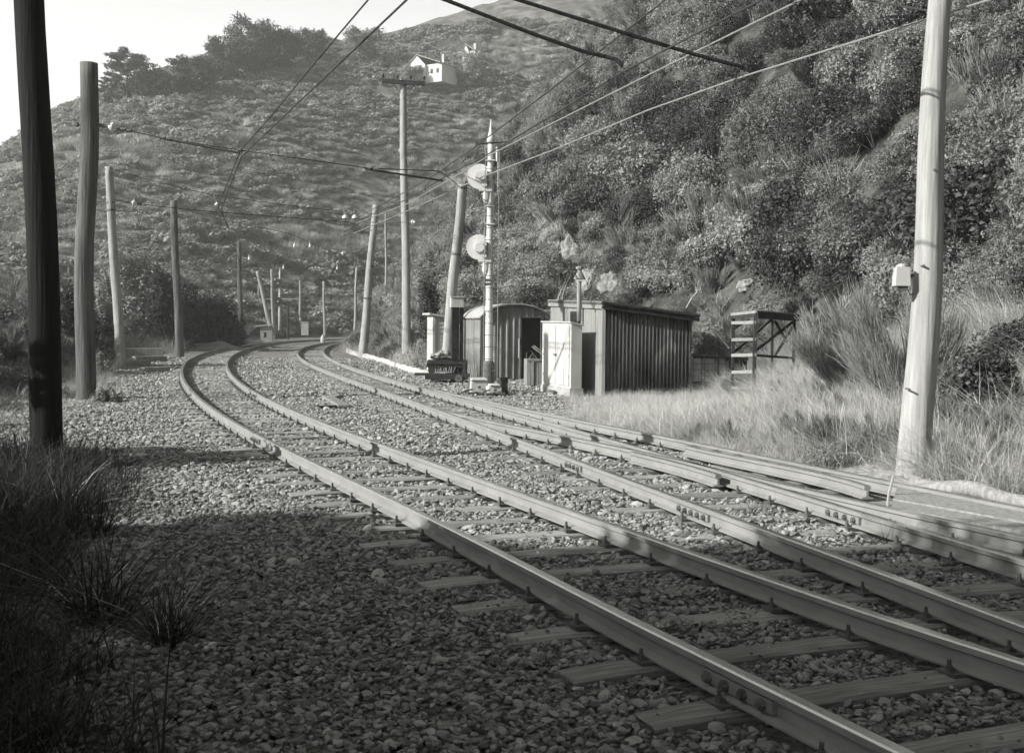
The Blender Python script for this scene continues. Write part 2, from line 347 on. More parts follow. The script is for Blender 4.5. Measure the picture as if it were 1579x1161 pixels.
BL=arc_on(fine(XBL,1.0,YB),66,50); BR=arc_on(fine(XBR,1.0,YB),64.9,50)
PROF=[(-.055,.022),(.055,.022),(.055,.032),(.012,.046),(.010,.098),(.031,.108),(.031,.134),(.024,.142),(-.024,.142),(-.031,.134),(-.031,.108),(-.010,.098),(-.012,.046),(-.055,.032)]
PM=[0,0,0,0,0,0,1,1,1,0,0,0,0,0]
RAILM=[M['railside'],M['railhead']]
def rail(path, name, parent, z=0.0, lab=None):
    mb=MB(); mb.sweep(PROF,[p+Vector((0,0,z)) for p in path],PM); o=mb.build(name,RAILM,parent); 
    if lab: o['label']=lab
    return o
def center(L_,R_): 
    out=[]; j=0
    for p in L_:
        q=min(R_,key=lambda r:(r-p).length_squared); out.append((p+q)/2)
    return out
def resample(path, step, start=0.0):
    out=[]; acc=-start; 
    for a,b_ in zip(path[:-1],path[1:]):
        l=(b_-a).length; 
        if l<1e-6: continue
        d=(b_-a)/l; t=-acc
        while t<l:
            if t>=0: out.append((a+d*t,d))
            t+=step
        acc=(l-t+step) if t>=l else 0; acc=l-(t-step)
    return out
# one screw-spike fastening pair on its plate (sits over the rail foot, both sides)
def fastening_mesh():
    mb=MB(); mb.box((0,0,.012),(.23,.12,.02))
    for s in (-1,1):
        mb.box((s*.08,0,.030),(.035,.035,.014),taper=.85); mb.tube([(s*.088,0,.022),(s*.088,0,.048)],.017,6); mb.tube([(s*.088,0,.048),(s*.088,0,.075)],.010,6)
    return mb.build('fastening',M['iron'],link=False).data
FAST=fastening_mesh()
SLP=[]
def sleeper_mesh(Ln, wd, seed):
    r=random.Random(seed); mb=MB(); nseg=9; hw=wd/2; top=[]
    prof=[(-hw,-.14),(-hw,-.012),(-hw*.86,.002),(0,.004),(hw*.86,.001),(hw,-.014),(hw,-.14)]
    for i in range(nseg):
        x=-Ln/2+Ln*i/(nseg-1); e=.012 if i in(0,nseg-1) else 0
        for (y,z) in prof: mb.v.append((x+r.uniform(-.01,.01)*(i in(0,nseg-1)), y*(1-e*3)+r.uniform(-.004,.004), z-e+r.uniform(-.003,.003)))
    m_=len(prof)
    for i in range(nseg-1):
        for k in range(m_):
            k2=(k+1)%m_; mb.f.append((i*m_+k,(i+1)*m_+k,(i+1)*m_+k2,i*m_+k2)); mb.m.append(0)
    mb.f.append(tuple(range(m_))); mb.m.append(0); mb.f.append(tuple(range((nseg-1)*m_,nseg*m_))[::-1]); mb.m.append(0)
    return mb.build('sleeper',M['sleeper'],link=False).data
SM={ (L_,k):sleeper_mesh(L_,.20,k*31+int(L_*10)) for L_ in (2.1,2.6,3.1,3.6,4.1) for k in range(3)}
occ=[]      # sleeper rectangles (for keeping ballast off their tops)
def near_gap(c, d, path):       # offset across (along sleeper axis) of a rail path from the centre
    n_=Vector((d.y,-d.x,0)); best=None
    for a,b_ in zip(path[:-1],path[1:]):
        ta=(a-c).dot(d); tb=(b_-c).dot(d)
        if (ta<=0<tb) or (tb<=0<ta):
            t=ta/(ta-tb); p=a+(b_-a)*t; o_=(p-c).dot(n_)
            if abs(o_)<6 and (best is None or abs(o_)<abs(best)): best=o_
    return best
def lay(track, ctr, rails, lenf, step=.66, start=.2, y_to=120, maxn=100, fast_y=30):
    k=0; rest=MB()
    for (p,d) in resample(ctr,step,start):
        if p.y>y_to or p.y<1.6: 
            if p.y>y_to: break
            continue
        Ln,shift=lenf(p); ang=math.atan2(-d.x,d.y)+random.uniform(-.03,.03); n_=Vector((d.y,-d.x,0))
        sh=random.uniform(-.05,.05)+shift; c=p+n_*sh
        occ.append((c.x,c.y,ang,Ln/2,.11))
        if k<maxn:
            o=bpy.data.objects.new('sleeper',SM[(Ln,k%3)]); COL.objects.link(o); o.parent=track
            o.location=(c.x,c.y,random.uniform(-.012,.004)); o.rotation_euler=(0,0,ang+(math.pi if k%2 else 0)*0)
            if p.y<fast_y:
                for rp in rails:
                    of=near_gap(c,d,rp)
                    if of is not None and abs(of)<Ln/2+.1:
                        f=bpy.data.objects.new('fastening',FAST); COL.objects.link(f); f.parent=o; f.location=(of,0,-o.location.z); f.rotation_euler=(0,0,0)
        else: rest.box((c.x,c.y,-.06),(Ln,.21,.12),rz=ang)
        k+=1
    if rest.v: tag(rest.build('far_sleepers',M['sleeper'],track),kind='stuff')
def fishplate(name, path, y, parent, side=-1, bolts=4, ln=.52):
    i=min(range(len(path)-1),key=lambda k:abs(path[k].y-y)); a,b_=path[i],path[i+1]; d=(b_-a).normalized(); t=(y-a.y)/d.y if abs(d.y)>.05 else 0; c=a+d*t
    ang=math.atan2(d.y,d.x); mb=MB()
    for s in(-1,1): mb.box((0,s*.024,.075),(ln,.022,.05))
    o=mb.build(name,M['railside'],parent); o.location=c; o.rotation_euler=(0,0,ang)
    for k in range(bolts):
        x=(k-(bolts-1)/2)*ln/bolts
        bm_=MB(); bm_.tube([(x,-.062,.073),(x,.062,.073)],.017,6); bm_.tube([(x,-.052,.073),(x,-.034,.073)],.026,6); bm_.tube([(x,.034,.073),(x,.052,.073)],.026,6)
        bm_.build('bolt',M['iron'],o)
    return o
CA=center(AL,AR); CB=center(BL,BR)
trackA=empty('railway_track',(0,0,0)); tag(trackA,'nearest railway track, left pair of rails sweeping out of the foreground','railway track')
trackB=empty('railway_track',(0,0,0)); tag(trackB,'farther railway track with the siding branching off it, passing the sheds','railway track')
rail(AL,'rail',trackA); rail(AR,'rail',trackA); rail(BL,'rail',trackB); rail(BR,'rail',trackB)
lay(trackA,CA,[AL,AR],lambda p:(2.1,0.0))
# siding rails (turnout)
def pl(pts, z=RZ): return [Vector((g(px,py,z).x,g(px,py,z).y,0)) for px,py in pts]
def smooth(path, it=3, step=.4):
    out=[path[0]]
    for a,b_ in zip(path[:-1],path[1:]):
        n_=max(1,int((b_-a).length/step)); out+=[a+(b_-a)*(k/n_) for k in range(1,n_+1)]
    for _ in range(it*3): out=[out[0]]+[(out[i-1]+out[i]*2+out[i+1])/4 for i in range(1,len(out)-1)]+[out[-1]]
    return out
CL=smooth(pl([(694,635.4),(750,648),(800,657.5),(850,667),(890,675),(923,682.5),(987,695.5),(1050,709.5),(1110,723),(1202,744.5),(1335,775),(1392,788),(1512,813),(1640,840)]))
CR=smooth(pl([(671,600.5),(703,608.5),(758,619),(836,636.5),(890,647),(950,658.5),(1034,674.5),(1150,697.5),(1260,719),(1318,731),(1385,744.5),(1512,769),(1640,794)]))
turn=empty('turnout',(0,0,0)); tag(turn,'railway points with crossing and check rails leading right to the siding','railway points')
rail(CL,'closure_rail',turn); rail(CR,'stock_rail',turn)
ck=smooth(pl([(1058,686.5),(1068,690.5),(1095,695),(1195,714.5),(1290,733.5),(1318,741),(1338,749)]),1); rail(ck,'check_rail',turn)
ck2=smooth(pl([(975,696.5),(1000,702),(1030,709),(1091,725),(1108,731.5)]),1); rail(ck2,'wing_rail',turn)
ck3=smooth(pl([(1100,716.5),(1150,729),(1200,741),(1236,750)]),1); rail(ck3,'wing_rail',turn)
for px,py in ((1072,692),(1110,699),(1145,706),(1187,714),(1237,724),(1285,734)):
    q=g(px,py,.07); mb=MB(); mb.box((0,0,0),(.14,.10,.06)); mb.tube([(-.14,0,0),(.12,0,0)],.02,6); o=mb.build('spacer_block',M['iron'],turn); o.location=(q.x+.03,q.y,.085); o.rotation_euler=(0,0,R(-20))
for px,py in ((1010,712),(1035,716),(1050,720),(1062,724),(1078,729),(1092,733)):
    q=g(px,py,.07); mb=MB(); mb.tube([(-.06,0,0),(.06,0,0)],.022,6); mb.box((-.05,0,0),(.03,.05,.05)); o=mb.build('bolt',M['iron'],turn); o.location=(q.x,q.y,.075); o.rotation_euler=(0,0,R(-25))
def lenB(p):
    if p.y>29.5: return (2.1,0.0)
    if p.y>25: return (2.6,.2)
    if p.y>20: return (3.1,.5)
    if p.y>14.5: return (3.6,.75)
    return (4.1,1.0) if p.y>6.5 else (2.6,.25)
lay(trackB,CB,[BL,BR,CL,CR],lenB)
fishplate('fishplate',BL,g(1085,785,.1).y,trackB,bolts=5,ln=.6); fishplate('fishplate',BR,g(1295,790,.1).y,trackB,bolts=4)
fishplate('fishplate',AL,g(405,675,.1).y,trackA); fishplate('fishplate',AR,g(392,608,.1).y,trackA); fishplate('fishplate',BL,g(880,715,.1).y,trackB,bolts=4)
fishplate('fishplate',AL,g(885,920,.1).y-1.5,trackA)

# ------------------------------------------------------------------ instancing helper for uncountable stuff
def variants(name, meshes):
    c=bpy.data.collections.new(name)
    for i,m_ in enumerate(meshes):
        o=bpy.data.objects.new('%s_%02d'%(name,i),m_); c.objects.link(o)
    return c
def scatter(name, coll, P, rot, scl, idx, label, cat):
    me=bpy.data.meshes.new(name); P=np.asarray(P,np.float32); n_=len(P); me.vertices.add(n_); me.vertices.foreach_set('co',P.ravel())
    a=me.attributes.new('rot','FLOAT_VECTOR','POINT'); a.data.foreach_set('vector',np.asarray(rot,np.float32).ravel())
    scl=np.asarray(scl,np.float32); scl=np.repeat(scl[:,None],3,1) if scl.ndim==1 else scl
    a=me.attributes.new('scl','FLOAT_VECTOR','POINT'); a.data.foreach_set('vector',scl.ravel())
    a=me.attributes.new('idx','INT','POINT'); a.data.foreach_set('value',np.asarray(idx,np.int32))
    o=bpy.data.objects.new(name,me); COL.objects.link(o)
    ng=bpy.data.node_groups.new(name,'GeometryNodeTree'); ng.interface.new_socket('Geometry',in_out='INPUT',socket_type='NodeSocketGeometry'); ng.interface.new_socket('Geometry',in_out='OUTPUT',socket_type='NodeSocketGeometry')
    N=ng.nodes.new; K=ng.links.new; gi=N('NodeGroupInput'); go=N('NodeGroupOutput'); ci=N('GeometryNodeCollectionInfo'); ci.inputs['Collection'].default_value=coll
    ci.inputs['Separate Children'].default_value=True; ci.inputs['Reset Children'].default_value=True
    ip=N('GeometryNodeInstanceOnPoints'); ip.inputs['Pick Instance'].default_value=True
    def na(nm,t):
        x=N('GeometryNodeInputNamedAttribute'); x.data_type=t; x.inputs['Name'].default_value=nm; return x.outputs['Attribute']
    e=N('FunctionNodeEulerToRotation'); K(na('rot','FLOAT_VECTOR'),e.inputs[0])
    K(gi.outputs[0],ip.inputs['Points']); K(ci.outputs[0],ip.inputs['Instance']); K(na('idx','INT'),ip.inputs['Instance Index']); K(e.outputs[0],ip.inputs['Rotation']); K(na('scl','FLOAT_VECTOR'),ip.inputs['Scale'])
    K(ip.outputs[0],go.inputs[0])
    md=o.modifiers.new('scatter','NODES'); md.node_group=ng
    return tag(o,label,cat,kind='stuff')
# ------------------------------------------------------------------ ballast stones
def stone_mesh(seed, sub=2):
    import bmesh
    bm=bmesh.new(); bmesh.ops.create_icosphere(bm,subdivisions=sub,radius=1); r=random.Random(seed)
    sx,sy,sz=r.uniform(.8,1.35),r.uniform(.65,1.0),r.uniform(.4,.75)
    pl_=[(Vector((r.gauss(0,1),r.gauss(0,1),r.gauss(0,1))).normalized(),r.uniform(.42,.78)) for _ in range(13)]
    for v in bm.verts:
        for nn,dd in pl_:
            k=v.co.dot(nn)
            if k>dd: v.co-=nn*(k-dd)
        v.co=Vector((v.co.x*sx,v.co.y*sy,v.co.z*sz))
    m_=bpy.data.meshes.new('stone'); bm.to_mesh(m_); bm.free(); m_.materials.append(M['stone']); return m_
stones=variants('stone',[stone_mesh(k,2) for k in range(7)])
OC=np.array(occ)
def on_sleeper(x,y):
    r=np.zeros(x.shape,bool)
    for (cx,cy,a,hl,hw) in OC[OC[:,1]<54]:
        dx=x-cx; m=(np.abs(y-cy)<3.2)&(np.abs(dx)<hl+.1)
        if not m.any(): continue
        u=dx[m]*math.cos(a)+(y[m]-cy)*math.sin(a); v=-dx[m]*math.sin(a)+(y[m]-cy)*math.cos(a)
        r[m]|=(np.abs(u)<hl+.02)&(np.abs(v)<hw+.012)
    return r
def on_rail(x,y,wd=.062):
    r=np.zeros(x.shape,bool)
    for path in (AL,AR,BL,BR,CL,CR,ck,ck2,ck3):
        yy=np.array([p.y for p in path]); xx=np.array([p.x for p in path]); o_=np.argsort(yy); yy=yy[o_]; xx=xx[o_]
        dd=np.interp(y,yy,np.gradient(xx,yy+np.arange(len(yy))*1e-9)); r|=(np.abs(x-np.interp(y,yy,xx,left=1e9,right=1e9))<wd*np.sqrt(1+dd*dd))
    return r
allP=[];allS=[]
for y0,y1,den,sz in ((2.6,6.5,1900,.0155),(6.5,10,1700,.0162),(10,15,1000,.019),(15,24,420,.024),(24,38,160,.030),(38,52,60,.036)):
    ym=(y0+y1)/2; xl=-.47*y1-1; xr=min(.47*y1+1,6.0); n_=int((y1-y0)*(xr-xl)*den)
    x=rng.uniform(xl,xr,n_); y=rng.uniform(y0,y1,n_)
    sdl=-sdist(x,y,FL); keep=(sdl<-.2+.5*fbm(x,y,40,3))&(x<2.9+.5*fbm(x,y,41,2)+np.clip((9-y)/4,0,1)*3)
    sl_m=on_sleeper(x,y); bury=fbm(x/.9,y/.9,50,3)>.26      # here and there the ballast covers a sleeper
    keep&=~(sl_m&~(bury|(rng.random(n_)<.03))); keep&=~on_rail(x,y)
    x=x[keep];y=y[keep]; sl_m=sl_m[keep]; s_i=sz*rng.lognormal(0,.38,len(x)); z=hz(x,y)+.02+rng.uniform(-.012,.018,len(x))+.015*fbm(x*2,y*2,51,2)+np.where(sl_m,.02,0)
    allP.append(np.stack([x,y,z],1)); allS.append(s_i)
P=np.concatenate(allP); S=np.concatenate(allS); n_=len(P); print('stones',n_)
scatter('ballast',stones,P,np.stack([rng.uniform(-.5,.5,n_),rng.uniform(-.5,.5,n_),rng.uniform(0,6.28,n_)],1),S,rng.integers(0,7,n_),'broken stone ballast lying between and beside the rails','ballast')
# ------------------------------------------------------------------ poles
def pole_shape(name, base, top, r0, r1, m, seed=1, wob=.018, parent=None, n=18, lv=26, domed=False):
    r=random.Random(seed); base=Vector(base); top=Vector(top); mb=MB(); ph=[r.uniform(0,6.28) for _ in range(8)]
    ax=(top-base); L_=ax.length; a=ax.normalized(); u=a.cross(Vector((0,1,0))).normalized(); v=a.cross(u)
    for i in range(lv+1):
        t=i/lv; rr=r0+(r1-r0)*t**.9; c=ax*t+u*wob*math.sin(3*t*3.1+ph[0])+v*wob*math.sin(2.2*t*3+ph[1])
        if t<.06: rr*=1+.18*(1-t/.06)
        for k in range(n):
            th=2*math.pi*k/n; q=rr*(1+.035*math.sin(2*th+ph[2]+t)+.03*math.sin(3*th+ph[3]+2*t)+.018*math.sin(7*th+ph[4])+r.uniform(-.008,.008))
            mb.v.append(tuple(c+(u*math.cos(th)+v*math.sin(th))*q))
    for i in range(lv):
        for k in range(n): mb.f.append((i*n+k,i*n+(k+1)%n,(i+1)*n+(k+1)%n,(i+1)*n+k)); mb.m.append(0)
    mb.f.append(tuple(lv*n+k for k in range(n))); mb.m.append(0)
    o=mb.build(name,m,parent,smooth=True)
    if not parent: o.location=base
    else: o.location=base-parent.location
    return o
def pole_at(bpx, tpx, Y, wb, wt, m, seed, Ytop=None, sink=.4):
    """base pixel, top pixel (photo), depth, widths in photo pixels"""
    b_=at(*bpx,Y); t_=at(*tpx,Ytop or Y); r0=wb/2*Y/FPX; r1=wt/2*Y/FPX
    gz=hz1(b_.x,b_.y); d=(t_-b_).normalized(); k=(gz-sink-b_.z)/d.z if b_.z>gz-sink else 0
    b2=b_+d*k; return b2,t_,r0,r1
P0b=Vector((-4.86,12.5,-.3)); P0t=Vector((-5.20,12.6,7.6))
def single_pole(b_,t_,r0,r1,m,seed,label,name='wooden_pole',group=None):
    o=pole_shape(name,b_,t_,r0,r1,m,seed); return tag(o,label,'pole',group)
p0=empty('overhead_line_pole',P0b); pole_shape('shaft',P0b,P0t,.165,.145,M['poleblk'],3,parent=p0)
mb=MB(); mb.tube([(-.55,0,6.6),(-.32,0,6.6),(.0,0,6.62)],.02,6); mb.build('eye_bolt',M['iron'],p0); tag(p0,'pole nearest the camera at the far left edge, shade put into its dark colour','pole')
b_,t_,r0,r1=pole_at((130,615),(138,97),23.4,31,26,None,1)
p1=empty('overhead_line_pole',b_); pole_shape('shaft',b_,t_,r0,r1,M['poledk'],5,wob=.03,parent=p1)
e=at(150,192,23.4)-b_; mb=MB(); mb.tube([e+Vector((-.46,0,-.02)),e+Vector((.06,0,0))],.016,6); mb.box(e+Vector((-.40,0,0)),(.05,.09,.09)); mb.build('eye_bolt',M['iron'],p1)
tag(p1,'thick weathered pole with rough grain, tallest on the left, square-cut top','pole')
def banded(bpx,tpx,Y,wb,wt,m,seed,label,bands=(),name='overhead_line_pole'):
    b_,t_,r0,r1=pole_at(bpx,tpx,Y,wb,wt,m,seed); p=empty(name,b_); pole_shape('shaft',b_,t_,r0,r1,m,seed,parent=p)
    for t in bands:
        c=(t_-b_)*t; rr=r0+(r1-r0)*t; d=(t_-b_).normalized(); mb=MB(); mb.tube([c-d*.03,c+d*.03],rr*1.07,14); mb.build('strap',M['iron'],p)
    tag(p,label,'pole'); return p,b_,t_
banded((186,552),(167,258),38.5,17,12,M['polelt'],7,'pale smooth pole leaning left, beside the timber baulks on the left verge',(.80,.835,.99))
banded((277,532),(267,310),52,13,10,M['poledk'],8,'thin dark crooked pole with a pale top in front of the dark bushes',(.93,))
banded((372,522),(368,372),84,9,6,M['poledk'],9,'slim straight pole at the right end of the dark bush',(.97,))
banded((418,508),(397,418),104,8,6,M['polelt'],10,'pale pole leaning steeply over the tiny hut at the far bend')
banded((422,512),(419,415),108,6,5,M['polelt'],11,'thin upright pale pole just left of the far signal')
banded((501,520),(499,434),118,5,4,M['polelt'],13,'short thin pole standing alone past the bend, left of the white kerb end')
banded((547,514),(550,413),82,5,4,M['polelt'],14,'thin pale pole where the kerb disappears round the bend')
banded((595,440),(595,330),70,4,3,M['polelt'],15,'thinnest pale pole, on the slope between the two big slope poles')
banded((564,492),(579,316),55,14,10,M['polelt'],16,'pale jointed pole leaning right on the slope above the white kerb',(.42,.62,.84))
banded((685,590),(713,285),36,18,14,M['polelt'],17,'stout weathered pole leaning right, just left of the signal mast',(.66,.985))
# telegraph pole with crossarm
b_,t_,r0,r1=pole_at((627,498),(621,122),50,14,10,None,18); tp=empty('telegraph_pole',b_); pole_shape('shaft',b_,t_,r0,r1,M['polelt'],18,parent=tp)
ca=at(590,127,50)-b_; cb=at(656,131,50)-b_; mb=MB(); mb.bar(ca+Vector((0,-.2,0)),cb+Vector((0,-.2,0)),.13,.17); arm=mb.build('crossarm',M['darkwd'],tp)
for t in (.02,.36,.66,.98):
    c=ca+(cb-ca)*t+Vector((0,-.2,.06)); mb=MB(); mb.tube([c,c+Vector((0,0,.10)),c+Vector((0,0,.11)),c+Vector((0,0,.20)),c+Vector((0,0,.25))],[.018,.018,.05,.055,.025],8); mb.build('insulator',M['darkwd'],tp)
mb=MB(); mb.bar(ca+(cb-ca)*.2+Vector((0,-.15,0)),(ca+cb)/2+Vector((0,-.02,-.55)),.03); mb.bar(ca+(cb-ca)*.8+Vector((0,-.15,0)),(ca+cb)/2+Vector((0,-.02,-.55)),.03); mb.build('arm_brace',M['iron'],tp)
tag(tp,'tall straight telegraph pole with a flat crossarm and insulators','telegraph pole')
# far double pole with crossarms
b_,t_,r0,r1=pole_at((463,520),(463,432),128,5,4,None,19); fp=empty('telegraph_pole',b_); pole_shape('shaft',b_,t_,r0,r1,M['polelt'],19,parent=fp)
a_=at(397,454,128)-b_; c2=at(466,455,128)-b_; mb=MB(); mb.bar(a_,c2,.10,.32); mb.build('long_beam',M['darkwd'],fp)
a_=at(398,461,128)-b_; c2=at(464,461,128)-b_; mb=MB(); mb.bar(a_,c2,.08,.12); mb.build('lower_beam',M['greywd'],fp)
mb=MB(); q=at(399,447,128)-b_; mb.tube([q+Vector((0,0,-8)),q+Vector((0,0,.6))],.12,8); mb.build('second_post',M['greywd'],fp); tag(fp,'distant pole carrying a long dark horizontal beam behind the far signal','pole')
# right foreground pole
b_=g(1411,742,0.0); Yp=b_.y; t_=at(1452,-60,Yp); pr=empty('overhead_line_pole',b_-Vector((0,0,.4)))
d_=(t_-b_).normalized(); pole_shape('shaft',b_-d_*.4,t_,27*Yp/FPX,17*Yp/FPX,M['polelt'],21,wob=.02,parent=pr,n=26,lv=60)
mb=MB(); q=at(1389,427,Yp)-pr.location+Vector((-.02,-.08,0)); 
mb.box(q,(.15,.13,.19),taper=.86); mb.tube([q+Vector((0,0,.09)),q+Vector((0,0,.115)),q+Vector((0,0,.13))],[.055,.05,.02],10)
for s in(-1,1): mb.tube([q+Vector((s*.06,-.02,-.09)),q+Vector((s*.06,-.02,.08))],.016,6)
ib=mb.build('terminal_box',M['white'],pr)
mb=MB(); mb.tube([q+Vector((.0,0,.0)),q+Vector((.16,.08,.02)),q+Vector((.28,.10,.03))],.014,6); mb.box(q+Vector((-.0,0,-.115)),(.11,.09,.05)); mb.build('bracket',M['iron'],ib)
mb=MB(); mb.tube([q+Vector((-.07,0,.10)),q+Vector((-.12,0,.13)),q+Vector((-.15,0,.09))],.008,6); mb.tube([q+Vector((.06,0,-.12)),q+Vector((.10,.02,-.18)),q+Vector((.2,.08,-.16))],.006,6); mb.build('lead_wire',M['iron'],ib)
tag(pr,'massive pale pole on the right with a white box fixed to its side','pole')
for px,py,rr in ((1426,713,.016),(1424,410,.012),(1441,262,.012),(1402,600,.010)):
    q=at(px,py,Yp-.165)-pr.location; mb=MB(); mb.tube([q+Vector((0,-.02,0)),q+Vector((0,.1,0))],rr,8); mb.build('bolt',M['iron'],pr)

# ------------------------------------------------------------------ insulators, span wires, contact wires
def insul(mb, p, d, r=.09, l=.16, mi=1):
    d=d.normalized(); mb.tube([p-d*l*.5,p-d*l*.18,p-d*.02,p+d*.02,p+d*l*.18,p+d*l*.5],[.025,.045,r,r,.045,.025],10,mi)
def run(mb, pts, r, mi=0, n=6): mb.tube(pts,r,n,mi)
def span(label, pts, ins=(), rods=(), r=.011, knots=(), scale=1.0, iscale=1.0):
    o=empty('span_wire',pts[0]); b0=pts[0]; rel=[p-b0 for p in pts]; mb=MB(); run(mb,rel,r); mb.build('wire',M['wire'],o)
    for p,q in rods: 
        mb=MB(); mb.tube([p-b0,q-b0],.022*scale,6); mb.build('pull_off_rod',M['wire'],o)
    for p,q in ins:
        mb=MB(); d=(q-p); insul(mb,p-b0,d,.10*iscale,.2*iscale,0); mb.build('insulator',M['porc'],o)
        mb=MB(); dn=d.normalized(); mb.tube([p-b0-dn*.26*iscale,p-b0-dn*.08*iscale],.038*iscale,6); mb.tube([p-b0+dn*.08*iscale,p-b0+dn*.2*iscale],.028*iscale,6); mb.build('insulator_cap',M['iron'],o)
    for p in knots:
        mb=MB(); mb.tube([p-b0+Vector((-.05,0,0))*scale,p-b0+Vector((.05,0,0))*scale],.035*scale,6); mb.build('clamp',M['iron'],o)
    return tag(o,label,'span wire')
Y1=23.4
A=lambda x,y,Y: at(x,y,Y)
span('span wire from the thick left pole, through a disc insulator, across both tracks',
 [A(149,192,Y1),A(205,203,Y1),A(255,214,Y1),A(371,232,Y1),A(450,243,Y1),A(571,260,24),A(678,264,26),A(712,290,35.7)],
 ins=[(A(173,197,Y1),A(205,203,Y1))], rods=[(A(255,215,Y1),A(369,236,Y1)),(A(571,262,24),A(682,279,26))], knots=[A(190,200,Y1),A(199,202,Y1),A(251,213,Y1),A(260,215,Y1),A(371,232,Y1),A(567,260,24),A(580,261,24),A(678,265,26),A(701,265,26.2)])
span('upper span wire from the top of the leaning pale pole',[A(172,261,38.3),A(235,279,38.5),A(282,291,39),A(335,302,40),A(450,318,42),A(527,326,43)],knots=[A(282,291,39),A(182,262,38.4)],r=.012)
span('lower span wire from the leaning pale pole with three insulators towards the slope poles',
 [A(176,308,38.3),A(205,313,38.3),A(240,318,38.5),A(330,327,39.5),A(450,336,41.5),A(540,343,43),A(640,343,41),A(707,343,36)],
 ins=[(A(206,313,38.3),A(240,318,38.5)),(A(638,343,41),A(660,343,40))],knots=[A(215,315,38.4),A(222,316,38.4),A(535,342,43),A(549,342,43)],r=.013,scale=1.2)
span('far span wire meeting the jointed slope pole',[A(275,322,52),A(340,338,53),A(445,360,54),A(520,392,55),A(572,388,55)],ins=[(A(529,391,55),A(560,389,55))],r=.012,iscale=1.1)
span('short pale registration rod hanging over the far end of the line',[A(443,396,80),A(478,402,80)],r=.03)
# hanging insulator pairs
for k,(x,lab) in enumerate(((533,'left one of two bell insulators hanging over the farther track'),(548,'right one of two bell insulators hanging over the farther track'))):
    o=empty('hanging_insulator',A(x,342,43)); mb=MB(); mb.tube([(0,0,0),(-.02,0,.2)],.03,6); mb.tube([(-.02,0,.34),(-.02,0,.42)],.05,6); mb.build('hanger',M['iron'],o)
    mb=MB(); mb.tube([(-.02,0,.12),(-.02,0,.20),(-.02,0,.25)],[.12,.09,.03],10); mb.build('bell',M['porc'],o); tag(o,lab,'insulator')
o=empty('hanging_insulator',A(337,318,36)); mb=MB(); mb.tube([(0,0,0),(-.05,0,.12),(-.12,0,.3),(-.14,0,.34)],[.02,.03,.03,.02],6); mb.box((-.10,0,.26),(.10,.05,.05)); mb.build('hanger',M['iron'],o)
mb=MB(); mb.tube([(-.07,0,.02),(-.02,0,.10)],[.07,.04],8); mb.build('bell',M['porc'],o); tag(o,'single bell insulator hanging where the left wires bend','insulator')
for k,(x,y,Y,lab) in enumerate(((384,398,75,'small pale insulator above the far left pole'),(437,412,90,'small pale insulator over the far signal'),(520,413,80,'small pale insulator to the right over the far bend'),(454,378,70,'left pale insulator high on the far span'),(478,378,70,'right pale insulator high on the far span'))):
    mb=MB(); mb.tube([(0,0,-.12),(0,0,-.02),(0,0,.06),(0,0,.2)],[.07,.06,.03,.02],8); o=mb.build('far_insulator',M['porc']); o.location=A(x,y,Y); tag(o,lab,'insulator')
def wire(label, pts, r=.011, m='wire', drops=()):
    o=empty('overhead_wire',pts[0]); b0=pts[0]; mb=MB(); run(mb,[p-b0 for p in pts],r,n=6); mb.build('conductor',M[m],o)
    for p,q in drops: mb=MB(); mb.tube([p-b0,q-b0],.005,5); mb.box(q-b0,(.03,.03,.05)); mb.build('dropper',M['wire'],o)
    return tag(o,label,'overhead wire')
def ext(p,q,y):   # extend the line q->p backwards to depth y
    t=(y-p.y)/(p.y-q.y); return p+(p-q)*t
a1=A(543,80,14.7); a2=A(373,241,Y1); wire('right one of the two wires over the nearest track, top left',[ext(a1,a2,3),a1,a2,A(341,322,35),A(372,412,60),A(430,450,90)],.0125,drops=[])
a1=A(500,80,17.4); a2=A(371,232,Y1); wire('left one of the two wires over the nearest track, top left',[ext(a1,a2,3),a1,A(420,177,20.5),a2,A(336,318,35.5),A(366,376,58)],.0125,drops=[(A(422,176,20.4),A(423,184,19.9))])
l1=[A(910,91,17.8),A(850,138,19.7),A(739,222,24.1),A(678,265,27),A(627,295,32.4),A(587,316,36),A(548,338,43)]
l2=[A(1010,85.5,14.7),A(957,113,15.9),A(850,179,19),A(746,242,23.8),A(701,264.5,26),A(627,308,32),A(587,325,35.4),A(540,345,43)]
l3=[A(1055,89,17.6),A(980,126,19.5),A(850,191.5,23.1),A(754,240,25.4),A(703,272,28),A(627,315,35),A(548,345,43)]
l4=[A(1250,86,14.7),A(1147,118,16.2),A(1000,170,19),A(850,233,22.9),A(749,271,26.8),A(678,303,31.2),A(627,326,35.6),A(545,360,43)]
wire('uppermost and darkest wire running down from the top centre past the signal spire',[ext(l1[0],l1[1],3)]+l1,.0115)
wire('second wire from the top, held by the left curved arm',[ext(l2[0],l2[1],3)]+l2,.0125,drops=[(A(745,222,24),A(746,242,23.8)),(A(655,288,29.5),A(656,293,29.4))])
wire('third wire from the top, pale, passing between the two curved arms',[ext(l3[0],l3[1],3)]+l3,.0125,'wirelt',drops=[(A(979,126,19.5),A(979,133,19.4))])
wire('lowest and longest pale wire on the right, held by the right curved arm',[ext(l4[0],l4[1],3)]+l4,.0125,'wirelt',drops=[(A(1079,144,17.5),A(1078,150,17.4)),(A(667,307,32),A(667,312,32))])
mb=MB(); q0=A(735,222,24.3); q1=A(785,219,24.3); mb.tube([q0,q1],.018,6); mb.box(A(737,222,24.3),(.1,.05,.05)); tag(mb.build('pull_off_rod',M['wire']),'short dark rod crossing the signal mast just below its spire','pull-off rod')
